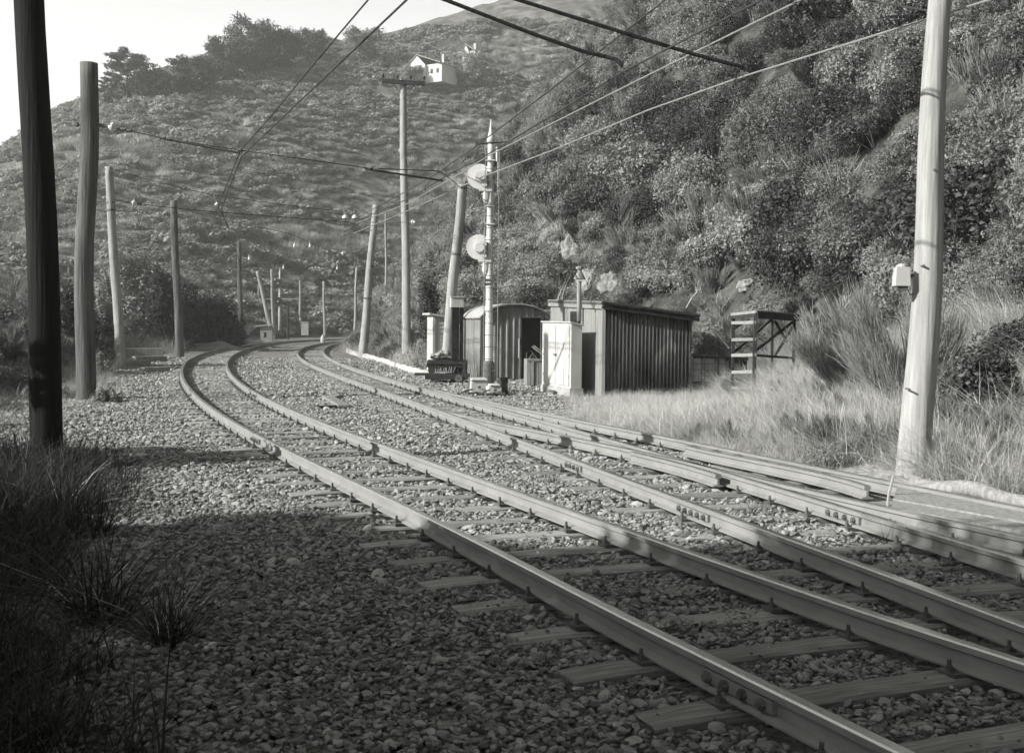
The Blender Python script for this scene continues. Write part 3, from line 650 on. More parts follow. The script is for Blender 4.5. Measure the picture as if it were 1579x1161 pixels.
sp=span('span wire high above the tracks that carries the two curved arms',[Vector((-9,16.2,6.9)),Vector((-3,16.2,6.5)),Vector((2,16.0,6.3)),A(1447,20,Yp)],r=.012)
def regarm(label, wpt, pts):
    o=empty('registration_arm',pts[0]); b0=pts[0]; mb=MB(); mb.tube([p-b0 for p in pts],[.027]*(len(pts)-2)+[.024,.018],8); mb.build('tube_arm',M['poleblk'],o)
    mb=MB(); e_=pts[-1]-b0; mb.tube([e_,e_+Vector((0,0,-.07)),wpt-b0],.012,6); mb.box(wpt-b0+Vector((0,0,.04)),(.07,.03,.06)); mb.build('clip',M['iron'],o); tag(o,label,'bracket arm')
regarm('left curved dark arm gripping a wire at the top edge',A(957,112,15.9),[A(650,-14,16),A(820,52,16),A(900,80,16),A(935,88,16),A(950,92,15.95),A(959,100,15.9),A(958,106,15.9)])
regarm('right curved dark arm gripping the lowest wire at the top edge',A(1146,117,16.2),[A(760,-12,16.2),A(1010,66,16.2),A(1070,84,16.2),A(1115,96,16.2),A(1140,102,16.2),A(1148,108,16.2),A(1147,112,16.2)])
# ------------------------------------------------------------------ signal masts
def lathe(mb, pts, n=16, mi=0, c=(0,0,0)):
    c=Vector(c); base=len(mb.v)
    for r_,z in pts:
        for k in range(n): t=2*math.pi*k/n; mb.v.append((c.x+r_*math.cos(t),c.y+r_*math.sin(t),c.z+z))
    for i in range(len(pts)-1):
        for k in range(n): mb.f.append((base+i*n+k,base+i*n+(k+1)%n,base+(i+1)*n+(k+1)%n,base+(i+1)*n+k)); mb.m.append(mi)
    mb.f.append(tuple(base+k for k in range(n))[::-1]); mb.m.append(mi); mb.f.append(tuple(base+(len(pts)-1)*n+k for k in range(n))); mb.m.append(mi)
    return mb
mbase=g(753,603,0); Ym=mbase.y; U=Ym/FPX          # metres per photo pixel at the mast
sm=empty('signal_mast',(mbase.x,mbase.y,0)); zt=lambda py: at(755,py,Ym).z
mb=MB(); lathe(mb,[(8*U,zt(598)),(8*U,zt(560)),(5.6*U,zt(556)),(5.3*U,zt(400)),(4.6*U,zt(235)),(4.6*U,zt(222))],20); mb.build('mast_tube',M['signal'],sm,smooth=True)
mb=MB(); lathe(mb,[(5.6*U,zt(222)),(6.2*U,zt(216)),(6.2*U,zt(213)),(5.0*U,zt(211)),(3.0*U,zt(203)),(1.6*U,zt(194)),(.6*U,zt(184))],16); mb.build('spire',M['signal'],sm,smooth=True)
mb=MB(); lathe(mb,[(9*U,-.05),(9*U,zt(560)-.0),(6.5*U,zt(556))],16); mb.build('base_casting',M['iron'],sm)
mb=MB(); xs=(-7.5*U,13.5*U)
lad=[];yo=-.22
for x in xs: mb.tube([(x,yo,zt(590)),(x,yo,zt(236))],.009,6)
mb.build('ladder_rail',M['wirelt'],sm)
mb=MB()
for py in np.arange(262,588,18.2): mb.tube([(xs[0],yo,zt(py)),(xs[1],yo,zt(py))],.009,6)
lr=mb.build('ladder_rungs',M['iron'],sm)
for k,py in enumerate((272,381)):
    cx=(738-755)*U; cz=zt(py); rr=19.5*U; n_=28; mb=MB()
    for j in range(n_): t=2*math.pi*j/n_; mb.v.append((cx+rr*math.cos(t),.10,cz+rr*math.sin(t)))
    for j in range(n_): t=2*math.pi*j/n_; mb.v.append((cx+rr*math.cos(t),.07,cz+rr*math.sin(t)))
    for j in range(n_): mb.f.append((j,(j+1)%n_,n_+(j+1)%n_,n_+j)); mb.m.append(0)
    mb.f.append(tuple(range(n_))); mb.m.append(0); mb.f.append(tuple(range(n_,2*n_))[::-1]); mb.m.append(0)
    h=mb.build('signal_head',M['signal'],sm)
    mb=MB(); mb.tube([(cx+.02,-.20,cz-.02),(cx+.02,.09,cz-.02)],[.11,.13],16); mb.box((cx+.12,-.05,cz-.06),(.12,.2,.36)); mb.build('lamp_housing',M['signal'],h)
    mb=MB(); mb.tube([(cx,.10,cz),(cx,.16,cz)],[.12,.12],16); mb.build('lens',M['glass'],h)
    mb=MB(); zb=zt(py+24); mb.box((cx+.14,-.02,zt(py+21)),(.30,.16,.07)); mb.tube([(cx+.16,-.02,zt(py+24)),(cx+.16,-.02,zt(py+37)),(cx+.18,-.02,zt(py+42))],[.085,.075,.05],12); mb.box((cx+.1,-.02,zt(py+28)),(.1,.1,.03)); mb.build('relay_case',M['signal'],h)
for py in (248,318,346,431,437): 
    mb=MB(); mb.box((.0,-.02,zt(py)),(.30 if py>430 else .2,.18,.02)); mb.build('clamp',M['iron'] if py>430 else M['signal'],sm)
mb=MB(); mb.tube([(11*U,-.1,zt(300)),(11.5*U,-.1,zt(245)),(10*U,-.1,zt(238))],.012,6); mb.tube([(10*U,-.1,zt(228)),(10*U,-.1,zt(250))],[.03,.03],8); mb.build('cable',M['signal'],sm)
tag(sm,'tall white signal mast with a pointed spire, two round heads and a ladder','signal mast')
Yf=112.; Uf=Yf/FPX; bf=at(431,521,Yf); fs=empty('signal_mast',(bf.x,bf.y,hz1(bf.x,bf.y))); zf=lambda py: at(431,py,Yf).z-hz1(bf.x,bf.y)
mb=MB(); lathe(mb,[(2.2*Uf,-.2),(2.0*Uf,zf(480)),(1.6*Uf,zf(425)),(1.8*Uf,zf(423)),(.3*Uf,zf(413))],12); mb.build('mast_tube',M['signal'],fs,smooth=True)
for py in (437,465):
    cx=-2*Uf; cz=zf(py); mb=MB(); mb.tube([(cx,-.25,cz),(cx,-.21,cz)],6.8*Uf,24); h=mb.build('signal_disc',M['black'],fs)
    mb=MB(); mb.tube([(cx,-.33,cz),(cx,-.255,cz)],[.07,.09],14); mb.build('lens',M['glass'],h)
    mb=MB(); mb.box((cx+.1,-.05,cz-.45),(.2,.2,.2)); mb.build('relay_case',M['signal'],h)
mb=MB(); mb.box((.1,-.3,.35),(.7,.4,.9)); mb.box((.55,-.2,1.2),(.12,.12,2.4)); mb.build('base_casting',M['darkwd'],fs)
tag(fs,'distant signal with two black discs and bright lenses','signal mast')
# far dark post, tiny hut
b_=at(444,518,110); mb=MB(); mb.tube([(0,0,0),(0,0,3.2)],.12,8); o=mb.build('short_post',M['darkwd']); o.location=(b_.x,b_.y,hz1(b_.x,b_.y)); tag(o,'short dark post to the right of the far signal','post')
Yh=98.; Uh=Yh/FPX; hb=at(411,527,Yh); hut=empty('trackside_hut',(hb.x,hb.y,-.05)); ht=at(411,502,Yh).z
mb=MB(); mb.box((0,0,ht/2),(.95,1.0,ht),rz=.15); mb.build('wall',M['concrete'],hut); mb=MB(); mb.box((-.22,-.05,ht+.06),(1.5,1.3,.09),rz=.15,ry=-.12); mb.build('roof',M['limewash'],hut); mb=MB(); mb.box((-.02,-.5,ht*.42),(.2,.04,.42),rz=.15); mb.build('window',M['pane'],hut)
tag(hut,'tiny pale concrete hut with a flat white roof at the far bend','hut')
# light case on the far right of the bend
for (x0,x1,y0,y1,Y,lab) in ((465,476,497,517,120,'low pale cabinet beside the far beam pole'),):
    b_=at((x0+x1)/2,y1,Y); mb=MB(); hgt=(y1-y0)*Y/FPX; mb.box((0,0,hgt/2),((x1-x0)*Y/FPX,.5,hgt)); mb.box((0,0,hgt+.03),((x1-x0)*Y/FPX+.1,.6,.06)); o=mb.build('far_cabinet',M['concrete']); o.location=(b_.x,b_.y,b_.z); tag(o,lab,'cabinet')
b_=g(499,517.5,0); o=stone=None
mb=MB(); lathe(mb,[(.16,0),(.2,.2),(.17,.42),(.08,.6),(.0,.66)],10); o=mb.build('marker_post',M['white']); q=at(498,519,92); o.location=(q.x,q.y,hz1(q.x,q.y)); tag(o,'small rounded white marker at the far end of the kerb','marker')
mb=MB(); mb.tube([(0,0,-.1),(0,0,.55)],[.07,.06],8); lathe(mb,[(.1,.5),(.12,.62),(.06,.7)],8); o=mb.build('marker_post',M['white']); q=at(463,497,125); o.location=(q.x,q.y,max(q.z-.3,0)); tag(o,'white insulator box low on the far beam pole','marker')
from mathutils import noise as mnoise
# ------------------------------------------------------------------ yard buildings
def unit(a): return Vector((math.cos(a),math.sin(a),0))
def local(root, p): return Vector(p)-root.location
def corr_wall(name, P, ang, length, ztop0, ztop1, pitch, amp, m, parent, z0=0.0, flat=False, sub=6):
    """corrugated sheet from P along ang; top goes from ztop0 to ztop1 (P local to parent)"""
    mb=MB(); d=unit(ang); n_=Vector((d.y,-d.x,0)); N=int(length/pitch*sub)
    for i in range(N+1):
        t=i/N*length; ph=t/pitch*2*math.pi
        o_= amp*math.cos(ph) if not flat else (amp if (t%pitch)<pitch*.22 else 0)
        q=Vector(P)+d*t+n_*o_
        mb.v.append((q.x,q.y,z0)); mb.v.append((q.x,q.y,ztop0+(ztop1-ztop0)*t/length))
    for i in range(N): mb.f.append((2*i,2*i+2,2*i+3,2*i+1)); mb.m.append(0)
    o=mb.build(name,m,parent,smooth=not flat); md=o.modifiers.new('thick','SOLIDIFY'); md.thickness=.012; md.offset=1; return o
# --- lean-to hut
aS=R(15); aF=aS+math.pi/2
C0=g(931,613,0); Hroot=empty('corrugated_hut',C0)
E1=onplane(1065,600,C0,aS); LS=(Vector((E1.x,E1.y))-Vector((C0.x,C0.y))).length
E2=onplane(848,600,C0,aF); LF=(Vector((E2.x,E2.y))-Vector((C0.x,C0.y))).length
zA=onplane(931,472,C0,aS).z; zB=onplane(1065,492,C0,aS).z; zC=onplane(848,468,C0,aF).z
print('hut',C0,LS,LF,zA,zB,zC)
dS,dF=unit(aS),unit(aF)
corr_wall('corrugated_wall',(0,0,0),aS,LS,zA,zB,.085,.017,M['corrdk'],Hroot,z0=.02)
mb=MB(); nb=9; r_=random.Random(4)
for k in range(nb):
    t0,t1=LF*k/nb+.004,LF*(k+1)/nb-.004; zz0=zA+(zC-zA)*t0/LF; zz1=zA+(zC-zA)*t1/LF; off=-dS*r_.uniform(.0,.008)
    a_=dF*t0+off; b_=dF*t1+off; th=dS*.02
    mb.add([(a_.x,a_.y,0),(b_.x,b_.y,0),(b_.x,b_.y,zz1),(a_.x,a_.y,zz0),((a_+th).x,(a_+th).y,0),((b_+th).x,(b_+th).y,0),((b_+th).x,(b_+th).y,zz1),((a_+th).x,(a_+th).y,zz0)],[(0,3,2,1),(4,5,6,7),(0,1,5,4),(1,2,6,5),(2,3,7,6),(3,0,4,7)])
mb.build('board_wall',M['hutwd'],Hroot)
mb=MB(); B_=dF*LF+dS*LS; D_=dF*LF
for p,q,z1,z2 in ((D_,B_,zC,zB),(dS*LS,B_,zB,zB)):
    mb.add([(p.x,p.y,0),(q.x,q.y,0),(q.x,q.y,z2),(p.x,p.y,z1)],[(0,1,2,3)])
mb.build('rear_wall',M['corrdk'],Hroot)
mb=MB(); mb.bar((-.02*dS.x,-.02*dS.y,0.0),(-.02*dS.x,-.02*dS.y,zA),.07,.07); mb.build('corner_post',M['hutwd'],Hroot)
ov=.07; rp=[-dS*ov-dF*ov, dS*(LS+ov)-dF*ov, dS*(LS+ov)+dF*(LF+ov), -dS*ov+dF*(LF+ov)]; rz_=[zA+.03,zB+.03,zB+.06,zC+.03]
mb=MB(); mb.add([(p.x,p.y,z) for p,z in zip(rp,rz_)]+[(p.x,p.y,z+.05) for p,z in zip(rp,rz_)],[(0,3,2,1),(4,5,6,7),(0,1,5,4),(1,2,6,5),(2,3,7,6),(3,0,4,7)]); rf=mb.build('roof',M['corrdk'],Hroot)
p=-dS*.10-dF*.10; q=dS*(LS+.14)-dF*.10; mb=MB(); mb.tube([(p.x,p.y,zA+.065),(q.x,q.y,zB+.065)],.045,10); mb.bar((p.x,p.y,zA-.02),(q.x,q.y,zB-.02),.03,.07); mb.build('gutter',M['darkwd'],rf)
p=-dS*.035-dF*.08; q=-dS*.035+dF*(LF+.08); mb=MB(); mb.bar((p.x,p.y,zA+.015),(q.x,q.y,zC+.015),.03,.16); mb.build('barge_board',M['hutwd'],rf)
# flue pipe, window box
fw_=lambda px,py: onplane(px,py,C0-dS*.10,aF)-C0
f0=fw_(893,495); f1=fw_(893,434); f2=fw_(893,431); f3=fw_(893,419); f4=fw_(893,414)
mb=MB(); mb.tube([f0,f1],.052,12); fl=mb.build('flue_pipe',M['greywd'],Hroot,smooth=True)
mb=MB(); lathe(mb,[(.13,f2.z),(.135,f2.z+.01),(.05,f3.z),(.045,f4.z-.02)],14,c=(f0.x,f0.y,0)); lathe(mb,[(.085,f4.z-.02),(.09,f4.z),(.09,f4.z+.03),(.04,f4.z+.045)],14,c=(f0.x,f0.y,0)); mb.build('flue_cowl',M['greywd'],fl)
wz0=fw_(886,499).z; wz1=fw_(886,480).z; wt0=(fw_(889,490)).dot(dF); wt1=fw_(876,490).dot(dF); c=dF*((wt0+wt1)/2)-dS*.03
mb=MB(); mb.box((c.x,c.y,(wz0+wz1)/2),(abs(wt1-wt0),.05,wz1-wz0),rz=aF); wn=mb.build('window_frame',M['darkwd'],Hroot); c=c-dS*.028; mb=MB(); mb.box((c.x,c.y,(wz0+wz1)/2),(abs(wt1-wt0)*.7,.012,(wz1-wz0)*.72),rz=aF); mb.build('pane',M['pane'],wn)
mb=MB(); c=dS*(LS*.62)-dF*.05; mb.box((c.x,c.y,.05),(.9,.25,.12),rz=aS); mb.build('step',M['darkwd'],Hroot)
tag(Hroot,'flat-roofed hut with a dark corrugated iron side and a cowled flue pipe','hut')
# --- white cabinet
aC=R(17); cc=g(880,611,0); Wr=empty('relay_cabinet',cc); dCs=unit(aC); dCf=unit(aC+math.pi/2)
e1=onplane(897,560,cc,aC); LW=(e1.xy-cc.xy).length; e2=onplane(836,560,cc,aC+math.pi/2); LD=(e2.xy-cc.xy).length
zt_=onplane(880,498,cc,aC).z; zl=onplane(836,497,cc,aC+math.pi/2).z; zr_=onplane(897,503,cc,aC).z; print('cab',LW,LD,zt_,zl,zr_)
def prism(mb, P, d1, L1, d2, L2, z0, zs, mi=0):     # zs tops at P, P+d1, P+d1+d2, P+d2
    q=[Vector(P),Vector(P)+d1*L1,Vector(P)+d1*L1+d2*L2,Vector(P)+d2*L2]
    return mb.add([(a.x,a.y,z0) for a in q]+[(a.x,a.y,z) for a,z in zip(q,zs)],[(0,3,2,1),(4,5,6,7),(0,1,5,4),(1,2,6,5),(2,3,7,6),(3,0,4,7)],mi)
bz=onplane(880,599,cc,aC).z
mb=MB(); prism(mb,-dCs*.03-dCf*.03,dCs,LW+.06,dCf,LD+.06,-.1,[bz-.0]*4); mb.build('concrete_base',M['concrete'],Wr)
mb=MB(); prism(mb,(0,0,0),dCs,LW,dCf,LD,bz,[zt_,zr_,zr_,zl]); mb.build('body',M['white'],Wr)
mb=MB(); prism(mb,-dCs*.035-dCf*.035,dCs,LW+.07,dCf,LD+.07,zr_-.0,[zt_+.03,zr_+.03,zr_+.03,zl+.03]); 
mb.v=[(v[0],v[1],v[2]) for v in mb.v]; nv=len(mb.v)
for i,dz in enumerate((zt_,zr_,zr_,zl)): mb.v[i]=(mb.v[i][0],mb.v[i][1],dz+.002)
mb.build('lid',M['white'],Wr)
for a,b_ in ((.05,.49),(.51,.95)):
    mb=MB(); prism(mb,dCf*(LD*a)-dCs*.018,dCs,.018,dCf,LD*(b_-a),bz+.05,[zt_-.06]*4); dr=mb.build('door',M['white'],Wr)
    for zz in (bz+.25,(bz+zt_)/2,zt_-.25):
        c=dCf*(LD*(a+.02 if a<.3 else b_-.02))-dCs*.024; mb=MB(); mb.box((c.x,c.y,zz),(.02,.09,.035),rz=aC); mb.build('hinge',M['signal'],dr)
c=dCf*(LD*.5)-dCs*.035; mb=MB(); mb.box((c.x,c.y,(bz+zt_)/2),(.03,.16,.03),rz=aC); mb.build('handle',M['iron'],Wr)
mb=MB(); c=-dCs*.1+dCf*LD*.5; mb.box((c.x,c.y,.05),(.05,.4,.06),rz=aC); mb.build('cable_gland',M['iron'],Wr)
tag(Wr,'tall white double-door cabinet on a concrete base between the two sheds','cabinet')
# --- arched shed
aA=R(12); S0=g(741,584,0); Ar=empty('arched_shed',S0); dAs=unit(aA); dAf=unit(aA+math.pi/2)
e1=onplane(845,560,S0,aA); LA=(e1.xy-S0.xy).length; e2=onplane(714,560,S0,aA+math.pi/2); LB=(e2.xy-S0.xy).length
ze=onplane(741,492,S0,aA).z; zp=onplane(786,467,S0,aA).z; print('arch',S0,LA,LB,ze,zp)
def archz(t): u=2*t/LA-1; return ze+(zp-ze)*math.sqrt(max(0,1-(u*.97)**2))*1.0 - (zp-ze)*math.sqrt(1-.97**2)*.5
corr_wall('side_wall',dAf*LB,aA-math.pi/2,LB,ze-.02,ze-.02,.10,.012,M['corrlt'],Ar)
mb=MB(); N=int(LA/.02); xd0,xd1=onplane(802,560,S0,aA),onplane(834,560,S0,aA); td0=(xd0-S0).dot(dAs); td1=(xd1-S0).dot(dAs); zd=onplane(802,490,S0,aA).z
pts=[]
for i in range(N+1):
    t=LA*i/N; rib=.022 if (t%.185)<.055 else 0; q=dAs*t-dAf*rib; zlo=0 if (t<td0 or t>td1) else zd
    mb.v.append((q.x,q.y,zlo)); mb.v.append((q.x,q.y,archz(t)))
for i in range(N): mb.f.append((2*i,2*i+2,2*i+3,2*i+1)); mb.m.append(0)
fwall=mb.build('front_wall',M['corrlt'],Ar)
mb=MB(); nr=24; mb2=[]
for i in range(nr+1):
    t=LA*i/nr; 
    for s in (0,1):
        for z_ in (0.0,.035):
            tt=-.05 if i==0 else (LA+.05 if i==nr else t); q=dAs*tt+dAf*(-.10 if s==0 else LB+.05); mb.v.append((q.x,q.y,archz(min(max(t,0),LA))+z_+.012-(.04 if i in(0,nr) else 0)))
for i in range(nr):
    a=4*i; b_=4*i+4; mb.f+= [(a,a+2,b_+2,b_),(a+1,b_+1,b_+3,a+3),(a,b_,b_+1,a+1),(a+2,a+3,b_+3,b_+2)]; mb.m+=[0]*4
mb.f+=[(0,1,3,2),(4*nr,4*nr+2,4*nr+3,4*nr+1)]; mb.m+=[0,0]
rfa=mb.build('arched_roof',M['roof'],Ar)
mb=MB(); mb.tube([ (dAs*(LA*i/nr)-dAf*.10+Vector((0,0,archz(LA*i/nr)+.0))) for i in range(nr+1)],.03,6); mb.build('roof_trim',M['corrdk'],rfa)
mb=MB(); q=[dAs*0,dAs*LA,dAs*LA+dAf*LB,dAf*LB]
mb.add([(q[1].x,q[1].y,0),(q[2].x,q[2].y,0),(q[2].x,q[2].y,ze),(q[1].x,q[1].y,ze),(q[3].x,q[3].y,0),(q[3].x,q[3].y,ze)],[(0,1,2,3),(1,4,5,2)]); mb.build('rear_wall',M['corrdk'],Ar)
mb=MB(); c=dAs*((td0+td1)/2)+dAf*.12; mb.box((c.x,c.y,zd/2),(td1-td0,.03,zd),rz=aA); dr=mb.build('doorway',M['black'],Ar)  # black sheet standing in for the unlit inside of the open shed
mb=MB(); 
for tt in (td0,td1): c=dAs*tt-dAf*.03; mb.box((c.x,c.y,zd/2),(.05,.06,zd),rz=aA)
c=dAs*((td0+td1)/2)-dAf*.03; mb.box((c.x,c.y,zd+.025),(td1-td0+.1,.06,.05),rz=aA); mb.build('door_frame',M['corrdk'],Ar)
c=dAs*(td0-.05)-dAf*.06; mb=MB(); mb.box((c.x,c.y,zd*.5),(.035,.03,.55),rz=aA); mb.build('door_latch',M['signal'],Ar)
tag(Ar,'arched-roof corrugated shed with a dark open doorway behind the signal mast','shed')
# --- small weatherboard hut at the left
aH=R(14); q0=g(667,572,0); Hw=empty('weatherboard_hut',q0); dH=unit(aH); dHf=unit(aH+math.pi/2); LHs=(onplane(692,560,q0,aH).xy-q0.xy).length; z1=onplane(667,487,q0,aH).z; z2=onplane(692,493,q0,aH).z
mb=MB(); nb=13
for k in range(nb):
    z0_=z1*k/nb; z1_=z1*(k+1)/nb+.012; o0=-dHf*.022; 
    mb.add([tuple(dH*.08+o0+Vector((0,0,z0_))),tuple(dH*(LHs)+o0+Vector((0,0,z0_))),tuple(dH*(LHs)+Vector((0,0,z1_))),tuple(dH*.08+Vector((0,0,z1_)))],[(0,1,2,3)])
mb.build('weatherboards',M['whitewd'],Hw)
mb=MB(); prism(mb,dHf*.01,dH,LHs,dHf,1.1,0,[z1,z2,z2,z1]); 
for t in (.0,): mb.box(tuple(dH*.03-dHf*.02+Vector((0,0,z1/2))),(.08,.05,z1),rz=aH)
mb.build('frame',M['whitewd'],Hw); mb=MB(); prism(mb,-dH*.14-dHf*.14,dH,LHs+.28,dHf,1.4,z1,[z1+.09,z2+.09,z2+.09,z1+.09]); 
mb.v=[(v[0],v[1],v[2]) if i>3 else (v[0],v[1],[z1,z2,z2,z1][i]+.03) for i,v in enumerate(mb.v)]; mb.build('roof',M['whitewd'],Hw)
tag(Hw,'small pale weatherboard hut partly hidden by a leaning pole','hut')
# --- post with a head box
b_=g(703,588,0); pb=empty('instrument_post',b_); Up=b_.y/FPX; zz=lambda py: at(703,py,b_.y).z
mb=MB(); mb.box((-.03,0,zz(474)/2),(11*Up,.14,zz(474)),rz=.2); mb.box((8*Up,.02,zz(474)/2),(5*Up,.09,zz(474)),rz=.2); mb.build('rail_post',M['black'],pb)
mb=MB(); mb.box((.0,0,(zz(474)+zz(459))/2),(19*Up,.28,zz(459)-zz(474)),rz=.2); mb.build('head_box',M['whitewd'],pb); mb=MB(); mb.box((0,0,zz(458)+.0),(21*Up,.33,.03),rz=.2); mb.build('lid',M['whitewd'],pb)
tag(pb,'dark double post carrying a pale square box at its head','post')
# --- rail trolley
t0=g(655,588,0); Yt=t0.y; Ut=Yt/FPX; tc=g(686,588,0); tr=empty('platform_trolley',(tc.x,tc.y,0)); zq=lambda py: at(686,py,Yt).z; X=lambda px: (px-686)*Ut
mb=MB(); mb.box(((X(657)+X(719))/2,.35,(zq(557)+zq(562))/2),(X(719)-X(657),.8,zq(557)-zq(562)),rz=.06); mb.build('deck',M['darkwd'],tr)
mb=MB(); mb.box(((X(657)+X(719))/2,.0,zq(564)),(X(719)-X(657),.05,.10),rz=.06); mb.box(((X(657)+X(719))/2,.72,zq(566)),(X(719)-X(657),.05,.34),rz=.06); mb.build('side_board',M['darkwd'],tr)
mb=MB(); mb.box(((X(660)+X(719))/2,.1,(zq(577)+zq(585))/2),(X(719)-X(650),.7,zq(577)-zq(585)),rz=.06); mb.build('lower_shelf',M['darkwd'],tr)
mb=MB(); mb.box((X(650),-.05,(zq(575)+zq(580))/2),(X(660)-X(640),.2,.07),rz=-.1); mb.build('step_plank',M['darkwd'],tr)
for px,y in ((664,0),(716,0),(664,.7),(716,.7)): mb=MB(); mb.box((X(px),y,(zq(560)+zq(584))/2),(.10,.07,zq(560)-zq(584))); mb.build('leg',M['darkwd'],tr)
for px in (670,708): mb=MB(); mb.tube([(X(px),-.25,.09),(X(px),-.19,.09)],.10,16); mb.tube([(X(px),.55,.09),(X(px),.61,.09)],.10,16); mb.tube([(X(px),-.25,.09),(X(px),.6,.09)],.02,8); mb.build('wheels',M['iron'],tr)
mb=MB()
mb.box((X(686),.0,zq(574.2)),(X(701)-X(671),.012,.03),rz=.0)
for k,px in enumerate(np.linspace(672,700,11)): mb.bar((X(px)-.015,-.012,zq(574.5)),(X(px)+(.03 if k%3 else -.012),-.012,zq(566.5-(k%2))),.018,.012)
mb.build('pale_bars',M['white'],tr)
tag(tr,'low dark platform trolley with pale bars showing on its side','trolley')
sk=MB(); r_=random.Random(2)
import bmesh
bmx=bmesh.new()
for (px,py,rx,rz2) in ((672,551,.14,.09),(683,548,.15,.10),(690,553,.16,.06),(678,553,.16,.06)):
    res=bmesh.ops.create_icosphere(bmx,subdivisions=3,radius=1); q=Vector((X(px),.3,zq(py)))
    for v in res['verts']:
        nn=1+.22*math.sin(v.co.x*5+px)+.18*math.sin(v.co.y*7+v.co.z*6); v.co=Vector((v.co.x*rx*nn,v.co.y*.2*nn,v.co.z*rz2*nn))+q
ms=bpy.data.meshes.new('sacking_heap'); bmx.to_mesh(ms); bmx.free(); ms.materials.append(M['tarp']); o=bpy.data.objects.new('sacking_heap',ms); COL.objects.link(o); o.location=tr.location+Vector((0,0,.02)); tag(o,'crumpled heap of pale sacking lying on the dark trolley','sacking')
# --- point machines
def pmach(label, px0,px1,py0,py1,rnd,lid):
    b_=g((px0+px1)/2,py1,0); Y=b_.y; u=Y/FPX; w_=(px1-px0)*u; h=(py1-py0)*u; r=empty('point_machine',b_,rz=.2)
    mb=MB(); mb.box((0,.15,h*.38),(w_,.45,h*.76),taper=.93); bd=mb.build('casing',M['white'],r); md=bd.modifiers.new('b','BEVEL'); md.width=.03; md.segments=3
    mb=MB(); mb.box((0,.15,h*.86),(w_*lid,.5,h*.18),taper=.86); ld=mb.build('cover',M['white'],r); md=ld.modifiers.new('b','BEVEL'); md.width=.03; md.segments=3
    mb=MB(); mb.tube([(0,-.13,h*.4),(0,-.09,h*.4)],.035,10); mb.build('lock',M['iron'],r); mb=MB(); mb.box((0,.15,.02),(w_*1.3,.6,.04)); mb.build('footplate',M['iron'],r)
    mb=MB(); mb.tube([(-w_*.4,-.1,.1),(-w_*.9,-.5,.09),(-w_*1.3,-.95,.09)],.018,6); mb.build('drive_rod',M['iron'],r)
    return tag(r,label,'point machine')
pmach('larger white points motor casing with a flat lid beside the rail',724,752,581,607,1,1.0)
pmach('smaller white rounded points casing just right of the larger one',751,774,591,608,1,.8)
q=g(776,607,0); mb=MB(); mb.box((0,0,.17),(.16,.16,.34),rz=.3); mb.box((0,0,.35),(.19,.19,.03),rz=.3); o=mb.build('short_post',M['darkwd']); o.location=q; tag(o,'short dark wooden stub just right of the white points casings','post')
# leaning rods
lr_=empty('leaning_rods',g(732,583,0)); Yl=lr_.location.y; 
for k in range(8):
    a_=at(719+k*3.2+random.uniform(-1,1),583,Yl)-lr_.location; b_=at(723+k*2.6,561+k*.4,Yl+.35)-lr_.location; a_.z=0; mb=MB(); mb.tube([a_,b_],.014,6); mb.build('rod',M['greywd'],lr_)
mb=MB(); mb.bar(at(718,562,Yl+.33)-lr_.location,at(745,566,Yl+.33)-lr_.location,.03); mb.build('rack_bar',M['greywd'],lr_); tag(lr_,'rack of thin pale rods leaning at the corner of the arched shed','rods')
# crate with scrap by the shed door
cb=g(824,594,0); cr=empty('wooden_crate',cb,rz=.1); u=cb.y/FPX; hh=(594-553)*u; ww=(836-812)*u
mb=MB(); 
for k in range(4): mb.box((-ww/2+ww*(k+.5)/4,0,hh/2),(ww/4-.012,.04,hh))
mb.box((0,.35,hh/2),(ww,.66,hh-.03)); mb.build('boards',M['hutwd'],cr); mb=MB(); mb.box((-ww*.12,-.03,hh/2),(.05,.03,hh)); mb.box((0,-.03,hh-.03),(ww,.03,.05)); mb.build('battens',M['greywd'],cr); tag(cr,'upright boarded wooden crate beside the dark shed doorway','crate')
jk=empty('scrap_ironwork',cb+Vector((0,0,hh))); mb=MB(); z0=hh
P_=lambda px,py,dy=.1: at(px,py,cb.y+dy)-jk.location
mb.bar(P_(820,534),P_(835,546),.05,.03); mb.bar(P_(823,533),P_(837,543),.03,.03); mb.build('lattice_bar',M['greywd'],jk)
mb=MB(); mb.tube([P_(812,553),P_(812,544),P_(820,541),P_(823,552)],.012,6); mb.tube([P_(816,553),P_(822,545),P_(828,552)],.02,6); mb.build('bent_rods',M['iron'],jk); tag(jk,'tangle of bent rods and a bar lying on top of the crate','scrap')
